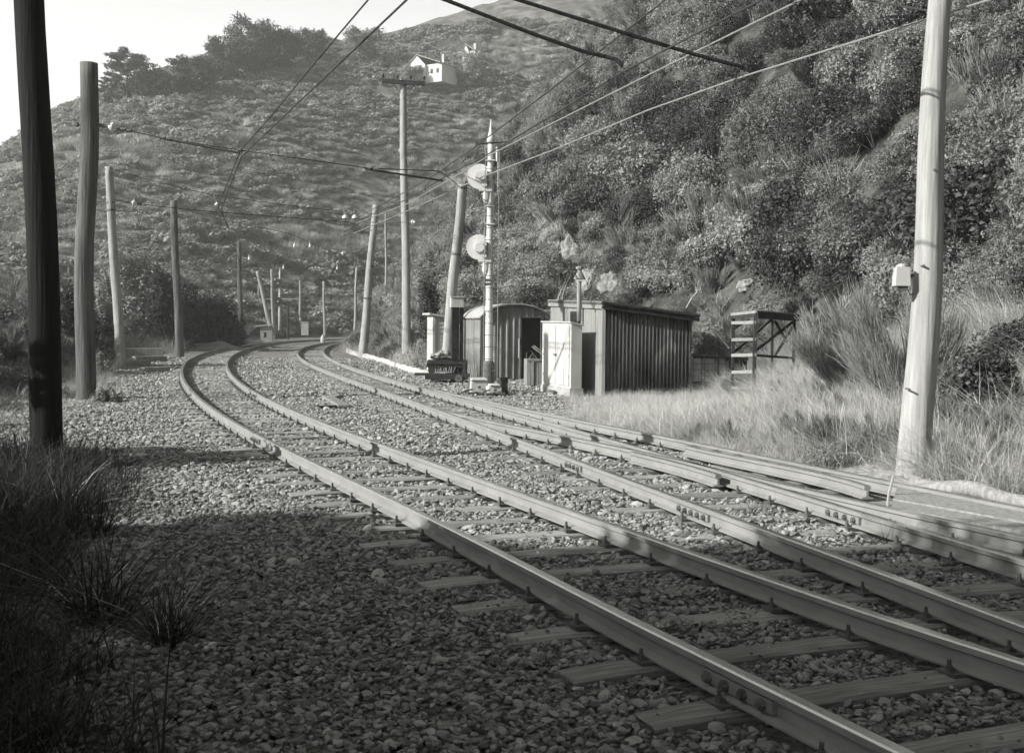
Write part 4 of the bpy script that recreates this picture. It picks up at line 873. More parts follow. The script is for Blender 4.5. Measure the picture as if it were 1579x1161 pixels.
# --- boarded wagon side behind the grass
w0=at(1064,604,24.6); w0.z=0.0; wg=empty('boarded_bin',w0); aW=R(16); dW=unit(aW); 
def wp(px,py): return onplane(px,py,w0,aW)-w0
e=wp(1152,560); LW_=Vector((e.x,e.y,0)).length; za=wp(1064,546).z; zb_=wp(1152,553).z
mb=MB(); prism(mb,(0,0,0),dW,LW_,unit(R(80)),.9,.05,[za-.02,zb_-.02,zb_-.02,za-.02]); mb.build('dark_body',M['darkwd'],wg)
mb=MB(); p=Vector((0,0,za)); q=dW*LW_; mb.bar((p.x,p.y-.03,za),(q.x,q.y-.03,zb_),.08,.05); 
for px in (1066,1084,1104,1121): c=wp(px,570); mb.bar((c.x,c.y-.03,.0),(c.x,c.y-.03,za-.0),.05,.05)
mb.build('frame',M['darkwd'],wg)
for x0,x1 in ((1069,1082),(1087,1102),(1109,1119)):
    a_=wp(x0,552); b_=wp(x1,552); zlo=wp(x0,588).z
    mb=MB()
    for k in range(4):
        z0=zlo+(a_.z-zlo)*k/4; z1_=zlo+(a_.z-zlo)*(k+1)/4-.008
        mb.add([(a_.x,a_.y-.012,z0),(b_.x,b_.y-.012,z0),(b_.x,b_.y-.012,z1_),(a_.x,a_.y-.012,z1_)],[(0,1,2,3)])
    mb.build('side_panel',M['greywd'],wg)
tag(wg,'long low dark-framed bin with pale board panels in the grass','bin')
# --- timber stand
s0=at(1129,600,21.8); s0.z=hz1(s0.x,s0.y); st=empty('timber_stand',s0); Ys=21.8; sp_=lambda px,py,Y=Ys: at(px,py,Y)-s0
fl_,fr_=sp_(1131,487),sp_(1166,484,21.0); bl_,br_=sp_(1193,487,22.9),sp_(1227,488,21.9)
# legs: two ladder legs (left pair) and two rear legs
for a_,b_,w_ in ((sp_(1131,486),sp_(1129,612),.055),(sp_(1165,486,21.0),sp_(1162,612,21.0),.06),(sp_(1191,488,23.0),sp_(1190,612,23.0),.045),(sp_(1225,488,22.2),sp_(1223,612,22.2),.05)):
    mb=MB(); mb.bar(a_,b_,w_); mb.build('leg',M['darkwd'],st)
for k,py in enumerate((498,524,548,574,598)):
    mb=MB(); mb.bar(sp_(1129,py,21.76),sp_(1166,py-1,20.96),.03,.055); mb.build('rung',M['sleeper'],st)
mb=MB(); q=[sp_(1127,487,21.8),sp_(1167,483,20.9),sp_(1231,488,22.1),sp_(1191,490,23.1)]
mb.add([tuple(v) for v in q]+[(v.x,v.y,v.z+.05) for v in q],[(0,3,2,1),(4,5,6,7),(0,1,5,4),(1,2,6,5),(2,3,7,6),(3,0,4,7)]); mb.build('platform',M['greywd'],st)
mb=MB(); mb.bar(q[1]+Vector((0,0,-.03)),q[2]+Vector((0,0,-.03)),.05,.12); mb.bar(q[0]+Vector((0,0,-.03)),q[1]+Vector((0,0,-.03)),.05,.06); mb.build('edge_beam',M['darkwd'],st)
for a_,b_ in ((sp_(1190,492,23),sp_(1133,542,21.8)),(sp_(1222,497,22.2),sp_(1166,540,21.0)),(sp_(1195,495,23),sp_(1213,527,22.5)),(sp_(1225,500,22.2),sp_(1195,548,22.9)),(sp_(1166,548,21),sp_(1222,552,22.2))):
    mb=MB(); mb.bar(a_,b_,.03,.045); mb.build('brace',M['darkwd'],st)
tag(st,'tall grey timber stand with ladder rungs and cross braces in the grass','timber stand')
# --- white kerb edging
kp=[g(x,y,0) for x,y in ((672,585),(655,577.5),(640,574),(620,568),(600,561),(580,554.5),(560,549),(545,545.5),(536,541))]
kpath=smooth(kp,1,.6); mb=MB(); mb.sweep([(-.09,-.1),(.09,-.1),(.085,.10),(.0,.14),(-.08,.11)],kpath); r_=random.Random(8); mb.v=[(v[0]+r_.uniform(-.02,.02),v[1],v[2]+r_.uniform(-.025,.02)) for v in mb.v]
tag(mb.build('kerb_edging',M['limewash']),'long irregular white edging at the foot of the slope by the outer rail','kerb')
kp=[g(x,y,0.0) for x,y in ((543,519.5),(530,518),(512,516.5),(496,516))]; mb=MB(); mb.sweep([(-.1,-.1),(.1,-.1),(.1,.3),(-.1,.3)],smooth(kp,0,3)); tag(mb.build('kerb_edging',M['limewash']),'short thin white edging beyond the bend, under the lone thin pole','kerb')
# --- log, crossing planks
a_=g(1408,745,.05); b_=g(1620,776,.05); lg=pole_shape('fallen_log',a_,b_,.082,.07,M['greywd'],33,wob=.03,n=14,lv=14); lg.location=a_; tag(lg,'pale round log lying on the ground at the foot of the massive pole','log')
quad=lambda pts: [g(x,y,.115) for x,y in pts]
c0,c1,c2,c3=quad(((1374,781),(1384,748),(1640,792),(1640,828)))
for k in range(3):
    t0,t1=k/3+.01,(k+1)/3-.012; p=[c0+(c1-c0)*t0,c0+(c1-c0)*t1,c3+(c2-c3)*t1,c3+(c2-c3)*t0]; mb=MB()
    p=[Vector((v.x,v.y,v.z+(-.01,.0,-.004)[k])) for v in p]
    mb.add([(v.x,v.y,-.05) for v in p]+[tuple(v) for v in p],[(0,1,2,3),(4,7,6,5),(0,4,5,1),(1,5,6,2),(2,6,7,3),(3,7,4,0)])
    tag(mb.build('crossing_plank',M['greywd']),('crossing plank nearest the crossing rail at the right edge','middle crossing plank of the three at the right edge','crossing plank nearest the fallen log at the right edge')[k],'plank','planks of the crossing at the right edge')
c0,c1,c2,c3=quad(((1400,757),(1404,747),(1640,775),(1640,787)))
# short white peg and dark pegs beside planks
q=g(1368,783,0); mb=MB(); mb.tube([(0,0,0),(.012,0,.12),(.05,0,.28)],.012,6); mb.box((.09,0,.27),(.09,.02,.02)); o=mb.build('bent_peg',M['polelt']); o.location=q; tag(o,'small pale bent peg standing in the stones left of the planks','peg')
# --- timbers
def timber(label, pa, pb, w_, h, m='greywd', z=0.0, name='loose_timber', group=None):
    a_=g(*pa,z); b_=g(*pb,z); c=(a_+b_)/2; d=b_-a_; mb=MB(); mb.box((0,0,h/2),(d.length,w_,h),rz=math.atan2(d.y,d.x)); o=mb.build(name,M[m]); o.location=(c.x,c.y,z-.02); md=o.modifiers.new('b','BEVEL'); md.width=.012; return tag(o,label,'timber',group)
timber('long pale baulk lying flat behind the leaning pale pole',(190,551),(252,551),.26,.40,'polelt',0)
timber('short dark-ended baulk beneath the long pale one',(206,557),(255,556),.26,.20,'greywd',0)
timber('pale baulk lying just right of the leaning pale pole foot',(190,564),(230,563),.24,.20,'polelt',0)
timber('low dark-sided timber nearest the outer rail on the left verge',(219,573),(259,572),.26,.15,'greywd',0)
timber('flat pale offcut between the two tracks',(502,614),(518,611),.28,.05,'sleeper',0)
timber('pale offcut lying aslant between the two tracks',(504,612),(530,627),.22,.06,'sleeper',0.01)
timber('thin dark strip of wood between the two tracks',(486,628),(528,627),.10,.05,'darkwd',0)
# ground pile near the left bush
bmx=bmesh.new(); bmesh.ops.create_icosphere(bmx,subdivisions=4,radius=1)
for v in bmx.verts: 
    nn=1+.08*math.sin(v.co.x*7)+.06*math.sin(v.co.y*9+2); v.co=Vector((v.co.x*1.5*nn,v.co.y*.9*nn,max(v.co.z,-.1)*.55*nn))
ms=bpy.data.meshes.new('spoil_heap'); bmx.to_mesh(ms); bmx.free(); ms.materials.append(M['ballast']); o=bpy.data.objects.new('spoil_heap',ms); COL.objects.link(o); q=g(330,528,0); q=at(331,528,64); o.location=(q.x,q.y,hz1(q.x,q.y)-.1); tag(o,'low rounded heap of earth in front of the dark bush by the bend','earth heap')
# --- houses on the skyline
def house(label, px0,px1,pyb,pyt,Yd=None, gable=True, name='hillside_house', wm='housewt', rm='roof'):
    b_=onhill((px0+px1)/2,pyb+2); Y=b_.y; u=Y/FPX; w_=(px1-px0)*u*1.25; h=(pyb-pyt)*u*1.15; r=empty(name,(b_.x,b_.y,b_.z-.35),rz=-.55)
    mb=MB(); hw=w_/2; dp=w_*.7; eh=h*.62+.6; ph=h+.6
    mb.add([(-hw*.55,-dp/2,0),(hw*.25,-dp/2,0),(hw*.25,-dp/2,eh),(-hw*.15,-dp/2,ph),(-hw*.55,-dp/2,eh),(-hw*.55,dp/2,0),(hw*.25,dp/2,0),(hw*.25,dp/2,eh),(-hw*.15,dp/2,ph),(-hw*.55,dp/2,eh)],[(0,1,2,3,4),(9,8,7,6,5),(0,5,6,1),(1,6,7,2),(4,9,5,0)]); mb.build('gable_wall',M[wm],r)
    mb=MB(); mb.box((hw*.62,0,eh*.5),(hw*.76,dp*.8,eh*.98)); mb.build('side_wing',M['housewt'],r)
    mb=MB(); e_=.18; mb.add([(-hw*.72,-dp/2-e_,eh-.35),(-hw*.15,-dp/2-e_,ph+.1),(-hw*.15,dp/2,ph+.1),(-hw*.72,dp/2,eh-.35),(-hw*.72,-dp/2-e_,eh-.2),(-hw*.15,-dp/2-e_,ph+.25),(-hw*.15,dp/2,ph+.25),(-hw*.72,dp/2,eh-.2)],[(0,1,2,3),(7,6,5,4),(0,4,5,1),(1,5,6,2),(3,7,4,0)])
    mb.add([(-hw*.15,-dp/2-e_,ph+.1),(hw*1.05,-dp/2-e_,eh-.1),(hw*1.05,dp/2,eh-.1),(-hw*.15,dp/2,ph+.1),(-hw*.15,-dp/2-e_,ph+.25),(hw*1.05,-dp/2-e_,eh+.05),(hw*1.05,dp/2,eh+.05),(-hw*.15,dp/2,ph+.25)],[(0,1,2,3),(7,6,5,4),(0,4,5,1),(1,5,6,2)]); rf=mb.build('roof',M[rm],r)
    mb=MB(); mb.box((hw*.7,0,ph*.92),(.5,.5,ph*.35)); mb.build('chimney',M['white'],rf)
    for x in (hw*.5,hw*.8): 
        mb=MB(); mb.box((x,-dp*.4-.03,eh*.62),(.5,.06,.8)); mb.build('window',M['pane'],r)
    return tag(r,label,'house')
house('white gabled house near the top of the far hill',633,692,130,98)
house('pale house with a low roof half hidden by trees on the left ridge',243,283,142,116,wm='whitewd')
house('white house end just showing at the top edge of the hill',714,736,98,76)
for k,(px,py,sx,sz,lab) in enumerate(((853,378,1.3,1.5,'pale rock outcrop above the farthest shed'),(880,390,.8,1.0,'narrow pale rock face just left of the flue pipe'),(905,440,.8,.9,'small pale rock behind the flue pipe'),(938,446,.9,.9,'pale rock patch above the corrugated roof'),(1052,440,.7,.9,'sloping pale rock right of the corrugated hut'),(1155,440,.9,.45,'long low pale rock above the timber stand'),(402,368,2.2,2.2,'bright bare patch of rock high on the far slope'))):
    bmx=bmesh.new(); bmesh.ops.create_icosphere(bmx,subdivisions=5,radius=1); r_=random.Random(k)
    pls=[(Vector((r_.gauss(0,1),r_.gauss(0,1),r_.gauss(0,1))).normalized(),r_.uniform(.45,.85)) for _ in range(16)]
    for v in bmx.verts:
        for nn,dd in pls:
            t=v.co.dot(nn)
            if t>dd: v.co-=nn*(t-dd)
        v.co=Vector((v.co.x*sx*.6,v.co.y*sx*.3+v.co.z*sz*.35,v.co.z*sz*.6))*(.85+.38*mnoise.noise(v.co*1.7+Vector((k*3.1,0,0)))+.20*mnoise.noise(v.co*4.3+Vector((0,k,0)))+.09*mnoise.noise(v.co*10))
    ms=bpy.data.meshes.new('rock_outcrop'); bmx.to_mesh(ms); bmx.free(); ms.materials.append(M['rock']); o=bpy.data.objects.new('rock_outcrop',ms); COL.objects.link(o); q=onhill(px,py); o.location=q+Vector((0,-.05,.0)); tag(o,lab,'rock')
# ------------------------------------------------------------------ vegetation meshes
def mesh_quads(name, V, m, tris=False):
    k=V.shape[1]; n_=len(V); me=bpy.data.meshes.new(name); me.vertices.add(n_*k); me.vertices.foreach_set('co',V.reshape(-1).astype(np.float32))
    me.loops.add(n_*k); me.loops.foreach_set('vertex_index',np.arange(n_*k)); me.polygons.add(n_); me.polygons.foreach_set('loop_start',np.arange(0,n_*k,k)); me.polygons.foreach_set('loop_total',np.full(n_,k))
    me.update(calc_edges=True)
    for mm in (m if isinstance(m,(list,tuple)) else [m]): me.materials.append(mm)
    return me
def unitv(a): return a/np.maximum(np.linalg.norm(a,axis=1,keepdims=True),1e-9)
def leaves(r, C, out_, size, aspect=.5, up=.35, rnd=.9):
    n_=len(C); N=unitv(out_*.7+np.array([0,0,up])+r.normal(0,rnd*.6,(n_,3))); U=unitv(np.cross(N,r.normal(0,1,(n_,3)))); W=np.cross(N,U)
    s=size*r.lognormal(0,.25,(n_,1)); a=U*s*.5; b_=W*s*.5*aspect
    return np.stack([C-a, C-a*.1-b_+N*s*.06, C+a, C-a*.1+b_+N*s*.06],1)
def bush(name, seed, nl, size, m, R_=1.0, H=1.0, ncl=16, clr=.36, aspect=.5, base=.0, up=.35, hollow=.55, twigs=10):
    r=np.random.default_rng(seed); th=r.uniform(0,2*np.pi,ncl); ph=np.arccos(r.uniform(0,1,ncl)); rad=r.uniform(.45,.85,ncl)
    cc=np.stack([R_*rad*np.sin(ph)*np.cos(th),R_*rad*np.sin(ph)*np.sin(th),base+H*(.12+.75*rad*np.cos(ph))],1); cr=clr*r.uniform(.65,1.25,ncl)
    k=r.choice(ncl,nl,p=cr**2/np.sum(cr**2)); d=unitv(r.normal(0,1,(nl,3))); d[:,2]=np.where(r.random(nl)<.55,np.abs(d[:,2]),d[:,2])
    rr=cr[k][:,None]*(hollow+(1-hollow)*r.random((nl,1))**.6)*(1+.18*np.sin(d[:,:1]*7+k[:,None])+.15*np.sin(d[:,1:2]*9+2*k[:,None]))
    C=cc[k]+d*rr*np.array([R_,R_,H*.9]); C[:,2]=np.maximum(C[:,2],-.1)
    V=leaves(r,C,d,size,aspect,up)
    if twigs:
        T=[]
        for i in range(twigs):
            c=cc[r.integers(ncl)]*r.uniform(.8,1.05); p=np.array([c[0]*.15,c[1]*.15,-.1]); sd=np.cross(c-p,[0,0,1.]); sd=sd/np.linalg.norm(sd)*.012*R_; T.append([p-sd,p+sd,c+sd*.3,c-sd*.3])
        V2=np.array(T); me=mesh_quads(name,np.concatenate([V,V2]),[m,M['twig']]); mi=np.zeros(len(V)+len(V2),np.int32); mi[len(V):]=1; me.polygons.foreach_set('material_index',mi); return me
    return mesh_quads(name,V,m)
def blades(name, seed, n_, L0, L1, wd, m, spread=.35, bend=.6, r0=.12, lean=(0,0)):
    r=np.random.default_rng(seed); Q=[]
    a=r.uniform(0,2*np.pi,n_); rad=r0*np.sqrt(r.random(n_)); b0=np.stack([rad*np.cos(a),rad*np.sin(a),np.full(n_,-.05)],1)
    a2=r.uniform(0,2*np.pi,n_); L_=r.uniform(L0,L1,n_); sp=spread*r.random(n_)**.7; hor=np.stack([np.cos(a2)+lean[0],np.sin(a2)+lean[1],0*a2],1); sd=np.stack([-np.sin(a2),np.cos(a2),0*a2],1); sd=unitv(sd+r.normal(0,.6,(n_,3))*np.array([1,1,0]))
    w_=wd*r.uniform(.6,1.3,n_)[:,None]; p=[]; 
    for t in (0,.35,.7,1.0):
        c=b0+hor*(L_*(sp*t+bend*sp*t*t))[:,None]+np.stack([0*a,0*a,L_*(t-.35*bend*sp*t*t*1.6)],1); p.append((c-sd*w_*.5*(1-t*.9),c+sd*w_*.5*(1-t*.9)))
    for i in range(3): Q.append(np.stack([p[i][0],p[i][1],p[i+1][1],p[i+1][0]],1))
    return mesh_quads(name,np.concatenate(Q),m)
def broom(name, seed, nl, W, H, wd, m, arms=26, lean=0.0):
    r=np.random.default_rng(seed); Q=[]
    for i in range(arms):                       # each arm is a leaning branch with a spray of fine green stems
        a=r.uniform(0,2*np.pi); ln=r.uniform(.35,1.0); tip=np.array([math.cos(a)*W*ln-lean*W,math.sin(a)*W*ln,H*r.uniform(.45,1.0)*(1-.25*ln)]); k=nl//arms
        t0=r.uniform(.25,.95,k)[:,None]; p=tip*t0*np.array([1,1,1])+r.normal(0,.05,(k,3))*W; d=unitv(tip/np.linalg.norm(tip)*1.0+np.array([0,0,.55])+r.normal(0,.33,(k,3))); L_=r.uniform(.18,.5,k)[:,None]*H*.42
        s=unitv(np.cross(d,r.normal(0,1,(k,3))))*wd*.5; e=p+d*L_; mid=p+d*L_*.5+r.normal(0,.012,(k,3)); Q.append(np.stack([p-s,p+s,mid+s*.8,mid-s*.8],1)); Q.append(np.stack([mid-s*.8,mid+s*.8,e+s*.25,e-s*.25],1))
    return mesh_quads(name,np.concatenate(Q),m)
nearv=variants('scrub_near',[bush('sn',k,8500,.06,M[('leafA','leafA','leafB','leafB','leafC','leafA')[k]],ncl=22,clr=.30+.03*(k%3),H=(1.0,.85,1.1,.9,.8,1.2)[k]) for k in range(6)]
   +[broom('sb',70+k,3600,1.0,1.7,.020,M[('leafA','leafB','leafA')[k]]) for k in range(3)]+[blades('sd',80,70,.7,1.5,.022,M['twig'],spread=1.0,bend=.3,r0=.3)])
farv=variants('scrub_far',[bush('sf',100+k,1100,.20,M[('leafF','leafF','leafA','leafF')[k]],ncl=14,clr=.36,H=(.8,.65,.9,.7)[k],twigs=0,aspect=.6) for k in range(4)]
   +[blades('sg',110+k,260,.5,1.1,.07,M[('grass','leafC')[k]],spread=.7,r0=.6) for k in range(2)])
def hslope(x,y):
    e=.4; return np.stack([(hz(x+e,y)-hz(x-e,y))/(2*e),(hz(x,y+e)-hz(x,y-e))/(2*e)],1)
# --- right hillside near: sampled over the ground that the picture or a step aside can see
def rnd_rot(n_,t=.25): return np.stack([rng.uniform(-t,t,n_),rng.uniform(-t,t,n_),rng.uniform(0,6.28,n_)],1)
def place(cond, n_, x0,x1,y0,y1):
    x=rng.uniform(x0,x1,n_); y=rng.uniform(y0,y1,n_); k=(np.abs(x)<.50*y+5)&cond(x,y); return x[k],y[k]
x,y=place(lambda x,y:(sdist(x,y,FR)>.25),11500,-14,42,10,92)
sr=sdist(x,y,FR); vis=(sr<34); x,y,sr=x[vis],y[vis],sr[vis]; n_=len(x); kind=fbm(x/5,y/5,60,3)+rng.normal(0,.28,n_); 
idx=np.where(kind>.34,2,np.where(kind>.18,3,np.where(kind>-.05,rng.integers(0,2,n_),np.where(kind>-.22,5,np.where(kind>-.42,rng.integers(6,9,n_),4)))))
idx=np.where(rng.random(n_)<.05,9,idx); 
spur=(y>36)&(sr<5.5); idx=np.where(spur&(rng.random(n_)<.6),np.where(rng.random(n_)<.5,4,np.where(rng.random(n_)<.4,9,6)),idx)
s_=rng.uniform(.6,1.45,n_)*np.where(sr<2.5,.6,1.0)*np.where(idx>=6,.85,1); z=hz(x,y)-.12
# keep the outcrops and the yard clear
keep=np.ones(n_,bool)
for o in list(COL.objects):
    if o.name.startswith('rock_outcrop'): keep&=np.hypot(x-o.location.x,y-o.location.y+.5)>.85
keep&=~((x>3.4)&(x<5.7)&(y>20.3)&(y<23.6)&(s_>.3)); keep&=~((y<36)&(sr<.9)&(y>24))
for a,(bx,by) in enumerate(((-4.6,50),(-6.5,55),(-2.9,33.5))): pass;keep&=~((np.abs(x-bx*(y/by))<1.0)&(y<by)&(y>by-4))
keep&=(fbm(x/1.6,y/1.6,64,2)<.42)|spur|(sr<4)
big=(rng.random(n_)<.03)&(idx<4)&(sr>3); s_=np.where(big,s_*1.7,s_); idx=np.where(big,rng.integers(1,4,n_),idx); idx=np.where(rng.random(n_)<.03,9,idx)
x,y,z,s_,idx=x[keep],y[keep],z[keep],s_[keep],idx[keep]; n_=len(x); print('near scrub',n_)
scatter('hillside_scrub',nearv,np.stack([x,y,z],1),rnd_rot(n_),np.stack([s_,s_,s_*rng.uniform(.8,1.25,n_)],1),idx,'dense mixed scrub covering the steep hillside on the right','scrub')
# --- far hill + left bank
x,y=place(lambda x,y:(-sdist(x,y,FL)>.8)&(-sdist(x,y,FL)<150)&(x<40),30000,-110,40,14,250)
sl_=-sdist(x,y,FL); f=fbm(x/14,y/14,70,4); near=y<70; keep=(f>-.45)|(rng.random(len(x))<.5)|near; keep&=(rng.random(len(x))<np.where(y>150,.75,1.0)); x,y,f,sl_=x[keep],y[keep],f[keep],sl_[keep]; n_=len(x)
idx=np.where((f<-.26)|((y>85)&(sl_<45)&(rng.random(n_)<.5)),4+rng.integers(0,2,n_),rng.integers(0,4,n_)); s_=rng.uniform(.8,1.8,n_)*np.where(idx>3,.8,1)*np.where(y>120,1.2,1)*np.where(y<70,.55,1)*(1+.55*fbm(x/8,y/8,72,2)); z=hz(x,y)-.2; print('far scrub',n_)
scatter('far_scrub',farv,np.stack([x,y,z],1),rnd_rot(n_,.15),np.stack([s_,s_,s_*rng.uniform(.6,.95,n_)],1),idx,'low wind-clipped scrub and grass covering the far hill','scrub')
x,y=place(lambda x,y:(-sdist(x,y,FL)>-.3)&(-sdist(x,y,FL)<9),2600,-40,-3,8,85); n_=len(x); sl_=-sdist(x,y,FL)
idx=rng.choice([0,1,2,3,4,5,6,8,9],n_,p=[.12,.1,.12,.12,.16,.12,.12,.09,.05]); s_=rng.uniform(.35,.95,n_)*np.clip(.5+sl_/3,.3,1.2); z=hz(x,y)-.1
scatter('bank_scrub',nearv,np.stack([x,y,z],1),rnd_rot(n_),s_,idx,'tangled scrub and weeds on the bank left of the tracks','scrub')
# --- grass
grv=variants('grass_tuft',[blades('g%d'%k,200+k,60,.10,.34,.006,M['grass'],spread=1.3,bend=.8,r0=.16) for k in range(4)]+[blades('gt%d'%k,210+k,44,.25,.62,.007,M['grass'],spread=1.1,bend=.7,r0=.2) for k in range(3)]+[blades('gd%d'%k,220+k,40,.15,.45,.010,M['grassdk'],spread=.8,bend=.9,r0=.12) for k in range(3)])
def sieve(x,y,boxes):
    k=np.ones(len(x),bool)
    for (cx,cy,rx,ry) in boxes: k&=~((np.abs(x-cx)<rx)&(np.abs(y-cy)<ry))
    return k
XCR=lambda y: np.interp(y,[p.y for p in CR][::-1],[p.x for p in CR][::-1])
hutbox=[(Hroot.location.x+.5,Hroot.location.y+1.9,1.0,1.5),(Wr.location.x-.1,Wr.location.y+.7,.5,.7),(Ar.location.x+.8,Ar.location.y+1.6,1.3,1.8)]
x,y=rng.uniform(1.0,8,30000),rng.uniform(8.5,29,30000); sr=sdist(x,y,FR); e=x-XCR(y)
k=(e>.22+.18*fbm(x*1.5,y*1.5,80,2)+np.where(y<12.9,.85,0))&(sr<np.where(y<17.5,.7,1.3))&(rng.random(len(x))<np.clip((e-.1)*.9+.25,0,1))&(np.abs(x)<.5*y+2); k&=sieve(x,y,hutbox); k&=~((x>4.75+.25*fbm(x,y,90,2))&(y<16.5)&(rng.random(len(x))<.85))
# worn ground in front of the cabinet and shed
k&=~((x<1.9)&(y>21.0)&(rng.random(len(x))<.8))
x,y,sr,e=x[k],y[k],sr[k],e[k]; n_=len(x); tall=np.clip(e/1.6,0,1)*(.6+.4*fbm(x,y,81,2)); idx=np.where(rng.random(n_)<tall*.9,rng.integers(4,7,n_),rng.integers(0,4,n_)); idx=np.where(rng.random(n_)<.08,rng.integers(7,10,n_),idx)
s_=rng.uniform(.6,1.2,n_)*np.where(idx>=7,.9,1)*(.55+.55*np.clip(e/1.2,0,1))*np.where((y>18)&(x<4.2),.5,1)*(1+.5*np.clip((sr+1.5)/1.5,0,1)); print('verge grass',n_)
scatter('dry_grass',grv,np.stack([x,y,hz(x,y)-.01],1),rnd_rot(n_,.2),s_,idx,'long dry pale grass on the right verge around the stand and pole','grass')
x,y=rng.uniform(2.2,7,900),rng.uniform(11.5,25,900); e=x-XCR(y); k=(e>.8)&(sdist(x,y,FR)<1.2)&(rng.random(900)<.42)&sieve(x,y,hutbox)&(np.hypot(x-4.2,y-12.4)>.5); k2=~((y[k]>18)&(x[k]<4.0)); x,y=x[k][k2],y[k][k2]; n_=len(x)
scatter('verge_weeds',nearv,np.stack([x,y,hz(x,y)-.02],1),rnd_rot(n_,.3),rng.uniform(.14,.38,n_),rng.choice([4,6,6,8,9,9],n_),'taller weeds and twigs among the dry grass on the right verge','weeds')
# left verge, spur foot
P=[]
x,y=rng.uniform(-22,-4,26000),rng.uniform(8,75,26000); sl_=-sdist(x,y,FL); k=(sl_>-3.0+1.2*fbm(x/1.5,y/1.5,83,2))&(sl_<5)&(rng.random(len(x))<np.clip((sl_+2.8)/2.2,.08,1)*np.clip(30/y,.3,1)); 
kx=x[k]; ky=y[k]; ok=(kx<XAL(ky)-1.5)&~((np.abs(kx/ky+.306)<.03)&(ky>30)&(ky<56)); kx,ky=kx[ok],ky[ok]; n1=len(kx)
x,y=rng.uniform(-13,4,16000),rng.uniform(33,85,16000); sr=sdist(x,y,FR); k=(sr>-.15)&(sr<5)&(rng.random(len(x))<.8); x,y=x[k],y[k]; n2=len(x)
X_=np.concatenate([kx,x]); Y_=np.concatenate([ky,y]); n_=len(X_); idx=np.where(rng.random(n_)<.68,rng.integers(0,7,n_),rng.integers(7,10,n_)); s_=rng.uniform(.5,1.2,n_)*np.clip(Y_/35,.7,1.7); print('other grass',n_)
scatter('verge_grass',grv,np.stack([X_,Y_,hz(X_,Y_)-.02],1),rnd_rot(n_,.25),s_,idx,'rough pale and green grass along the foot of both banks','grass')
# dark weeds in the near left corner
x,y=rng.uniform(-6.5,-1.0,3000),rng.uniform(3,13,3000); lim=-.30*y-.25+.35*fbm(x*1.2,y*1.2,84,2); k=(x<lim)&(rng.random(len(x))<np.clip((lim-x)*1.6,.1,1)); x,y=x[k],y[k]; n_=len(x)
scatter('near_weeds',grv,np.stack([x,y,hz(x,y)],1),rnd_rot(n_,.3),rng.uniform(.6,1.5,n_),rng.integers(7,10,n_),'dark weedy grass in deep shade at the lower left corner','grass')
# little weeds in the ballast
x=[];y=[]
for px,py in ((905,735),(1075,600),(1165,788),(1300,770),(1180,900),(1245,765),(1395,835),(1430,835),(1310,712),(1340,790),(860,742),(1480,775),(1182,775),(1260,860)):
    q=g(px,py,0)
    for _ in range(3): x.append(q.x+rng.normal(0,.07)); y.append(q.y+rng.normal(0,.12))
x=np.array(x);y=np.array(y);n_=len(x); scatter('ballast_weeds',grv,np.stack([x,y,np.full(n_,-.03)],1),rnd_rot(n_,.3),rng.uniform(.3,.6,n_),rng.integers(7,10,n_),'small weeds growing up between the stones of the points','weeds')
# ------------------------------------------------------------------ individual tussocks, shrubs
def thing_mesh(name, me_, loc, scale=(1,1,1), rz=0, label=None, cat=None, group=None):
    o=bpy.data.objects.new(name,me_); COL.objects.link(o); o.location=loc; o.scale=scale if not isinstance(scale,(int,float)) else (scale,)*3; o.rotation_euler=(0,0,rz); return tag(o,label,cat,group)
tus=blades('grass_tussock',300,130,.45,1.05,.013,M['grassdk'],spread=1.1,bend=1.0,r0=.12)
tus2=blades('grass_tussock',301,9,.5,.95,.012,M['grass'],spread=1.2,bend=1.0,r0=.1)
for (px,py,lab,s) in ((150,955,'big arching grass tussock in the shade at the lower left',1.0),(255,985,'low grass tussock right of the big one at the bottom edge',.7),(100,790,'shaded grass tussock by the foot of the edge pole',.9)):
    q=g(px,py,0); t=empty('grass_tussock',q); a_=bpy.data.objects.new('blades',tus); COL.objects.link(a_); a_.parent=t; a_.scale=(s,s,s*.8); b_=bpy.data.objects.new('pale_blades',tus2); COL.objects.link(b_); b_.parent=t; b_.scale=(s*.8,)*3; tag(t,lab,'grass tussock')
def shrub(label, px, wpx, pyt, Y, lean, seed, name='shrub', mats=('leafB',), nl=9000, size=.07, kind='leaf', ncl=30, clr=.30, cat='shrub', zoff=-.1, aspect=.5):
    b_=at(px,500,Y); z0=hz1(b_.x,Y)+zoff; H=at(px,pyt,Y).z-z0; W=wpx/2*Y/FPX; root=empty(name,(b_.x,Y,z0),rz=seed)
    if kind=='leaf': me_=bush('foliage',seed,nl,size,M[mats[0]],R_=W/1.05,H=H/1.08,ncl=ncl,clr=clr,twigs=0,aspect=aspect)
    elif kind=='broom': me_=broom('foliage',seed,nl,W,H,size,M[mats[0]],lean=lean or 0)
    else: me_=blades('foliage',seed,nl,.55*H,1.08*H,size,M[mats[0]],spread=W/H*.9,bend=.35,r0=W*.35)
    o=bpy.data.objects.new('foliage',me_); COL.objects.link(o); o.parent=root
    mb=MB(); r_=random.Random(seed)
    for k in range(9): a=r_.uniform(0,6.28); e_=Vector((math.cos(a)*W*r_.uniform(.3,.9),math.sin(a)*W*r_.uniform(.3,.9),H*r_.uniform(.5,.95))); q_=(.03 if kind=='leaf' else .006)*H; lx=Vector((-(lean or 0)*W if lean else 0,0,0)); e_=(e_*.62 if kind=='leaf' else e_)+lx; mb.tube([(0,0,0),e_*.5+Vector((r_.uniform(-.1,.1),0,.1)),e_],[q_,q_*.6,q_*.2],5)
    mb.build('stems',M['bark'] if kind=='leaf' else M['leafB'],root); return tag(root,label,cat)
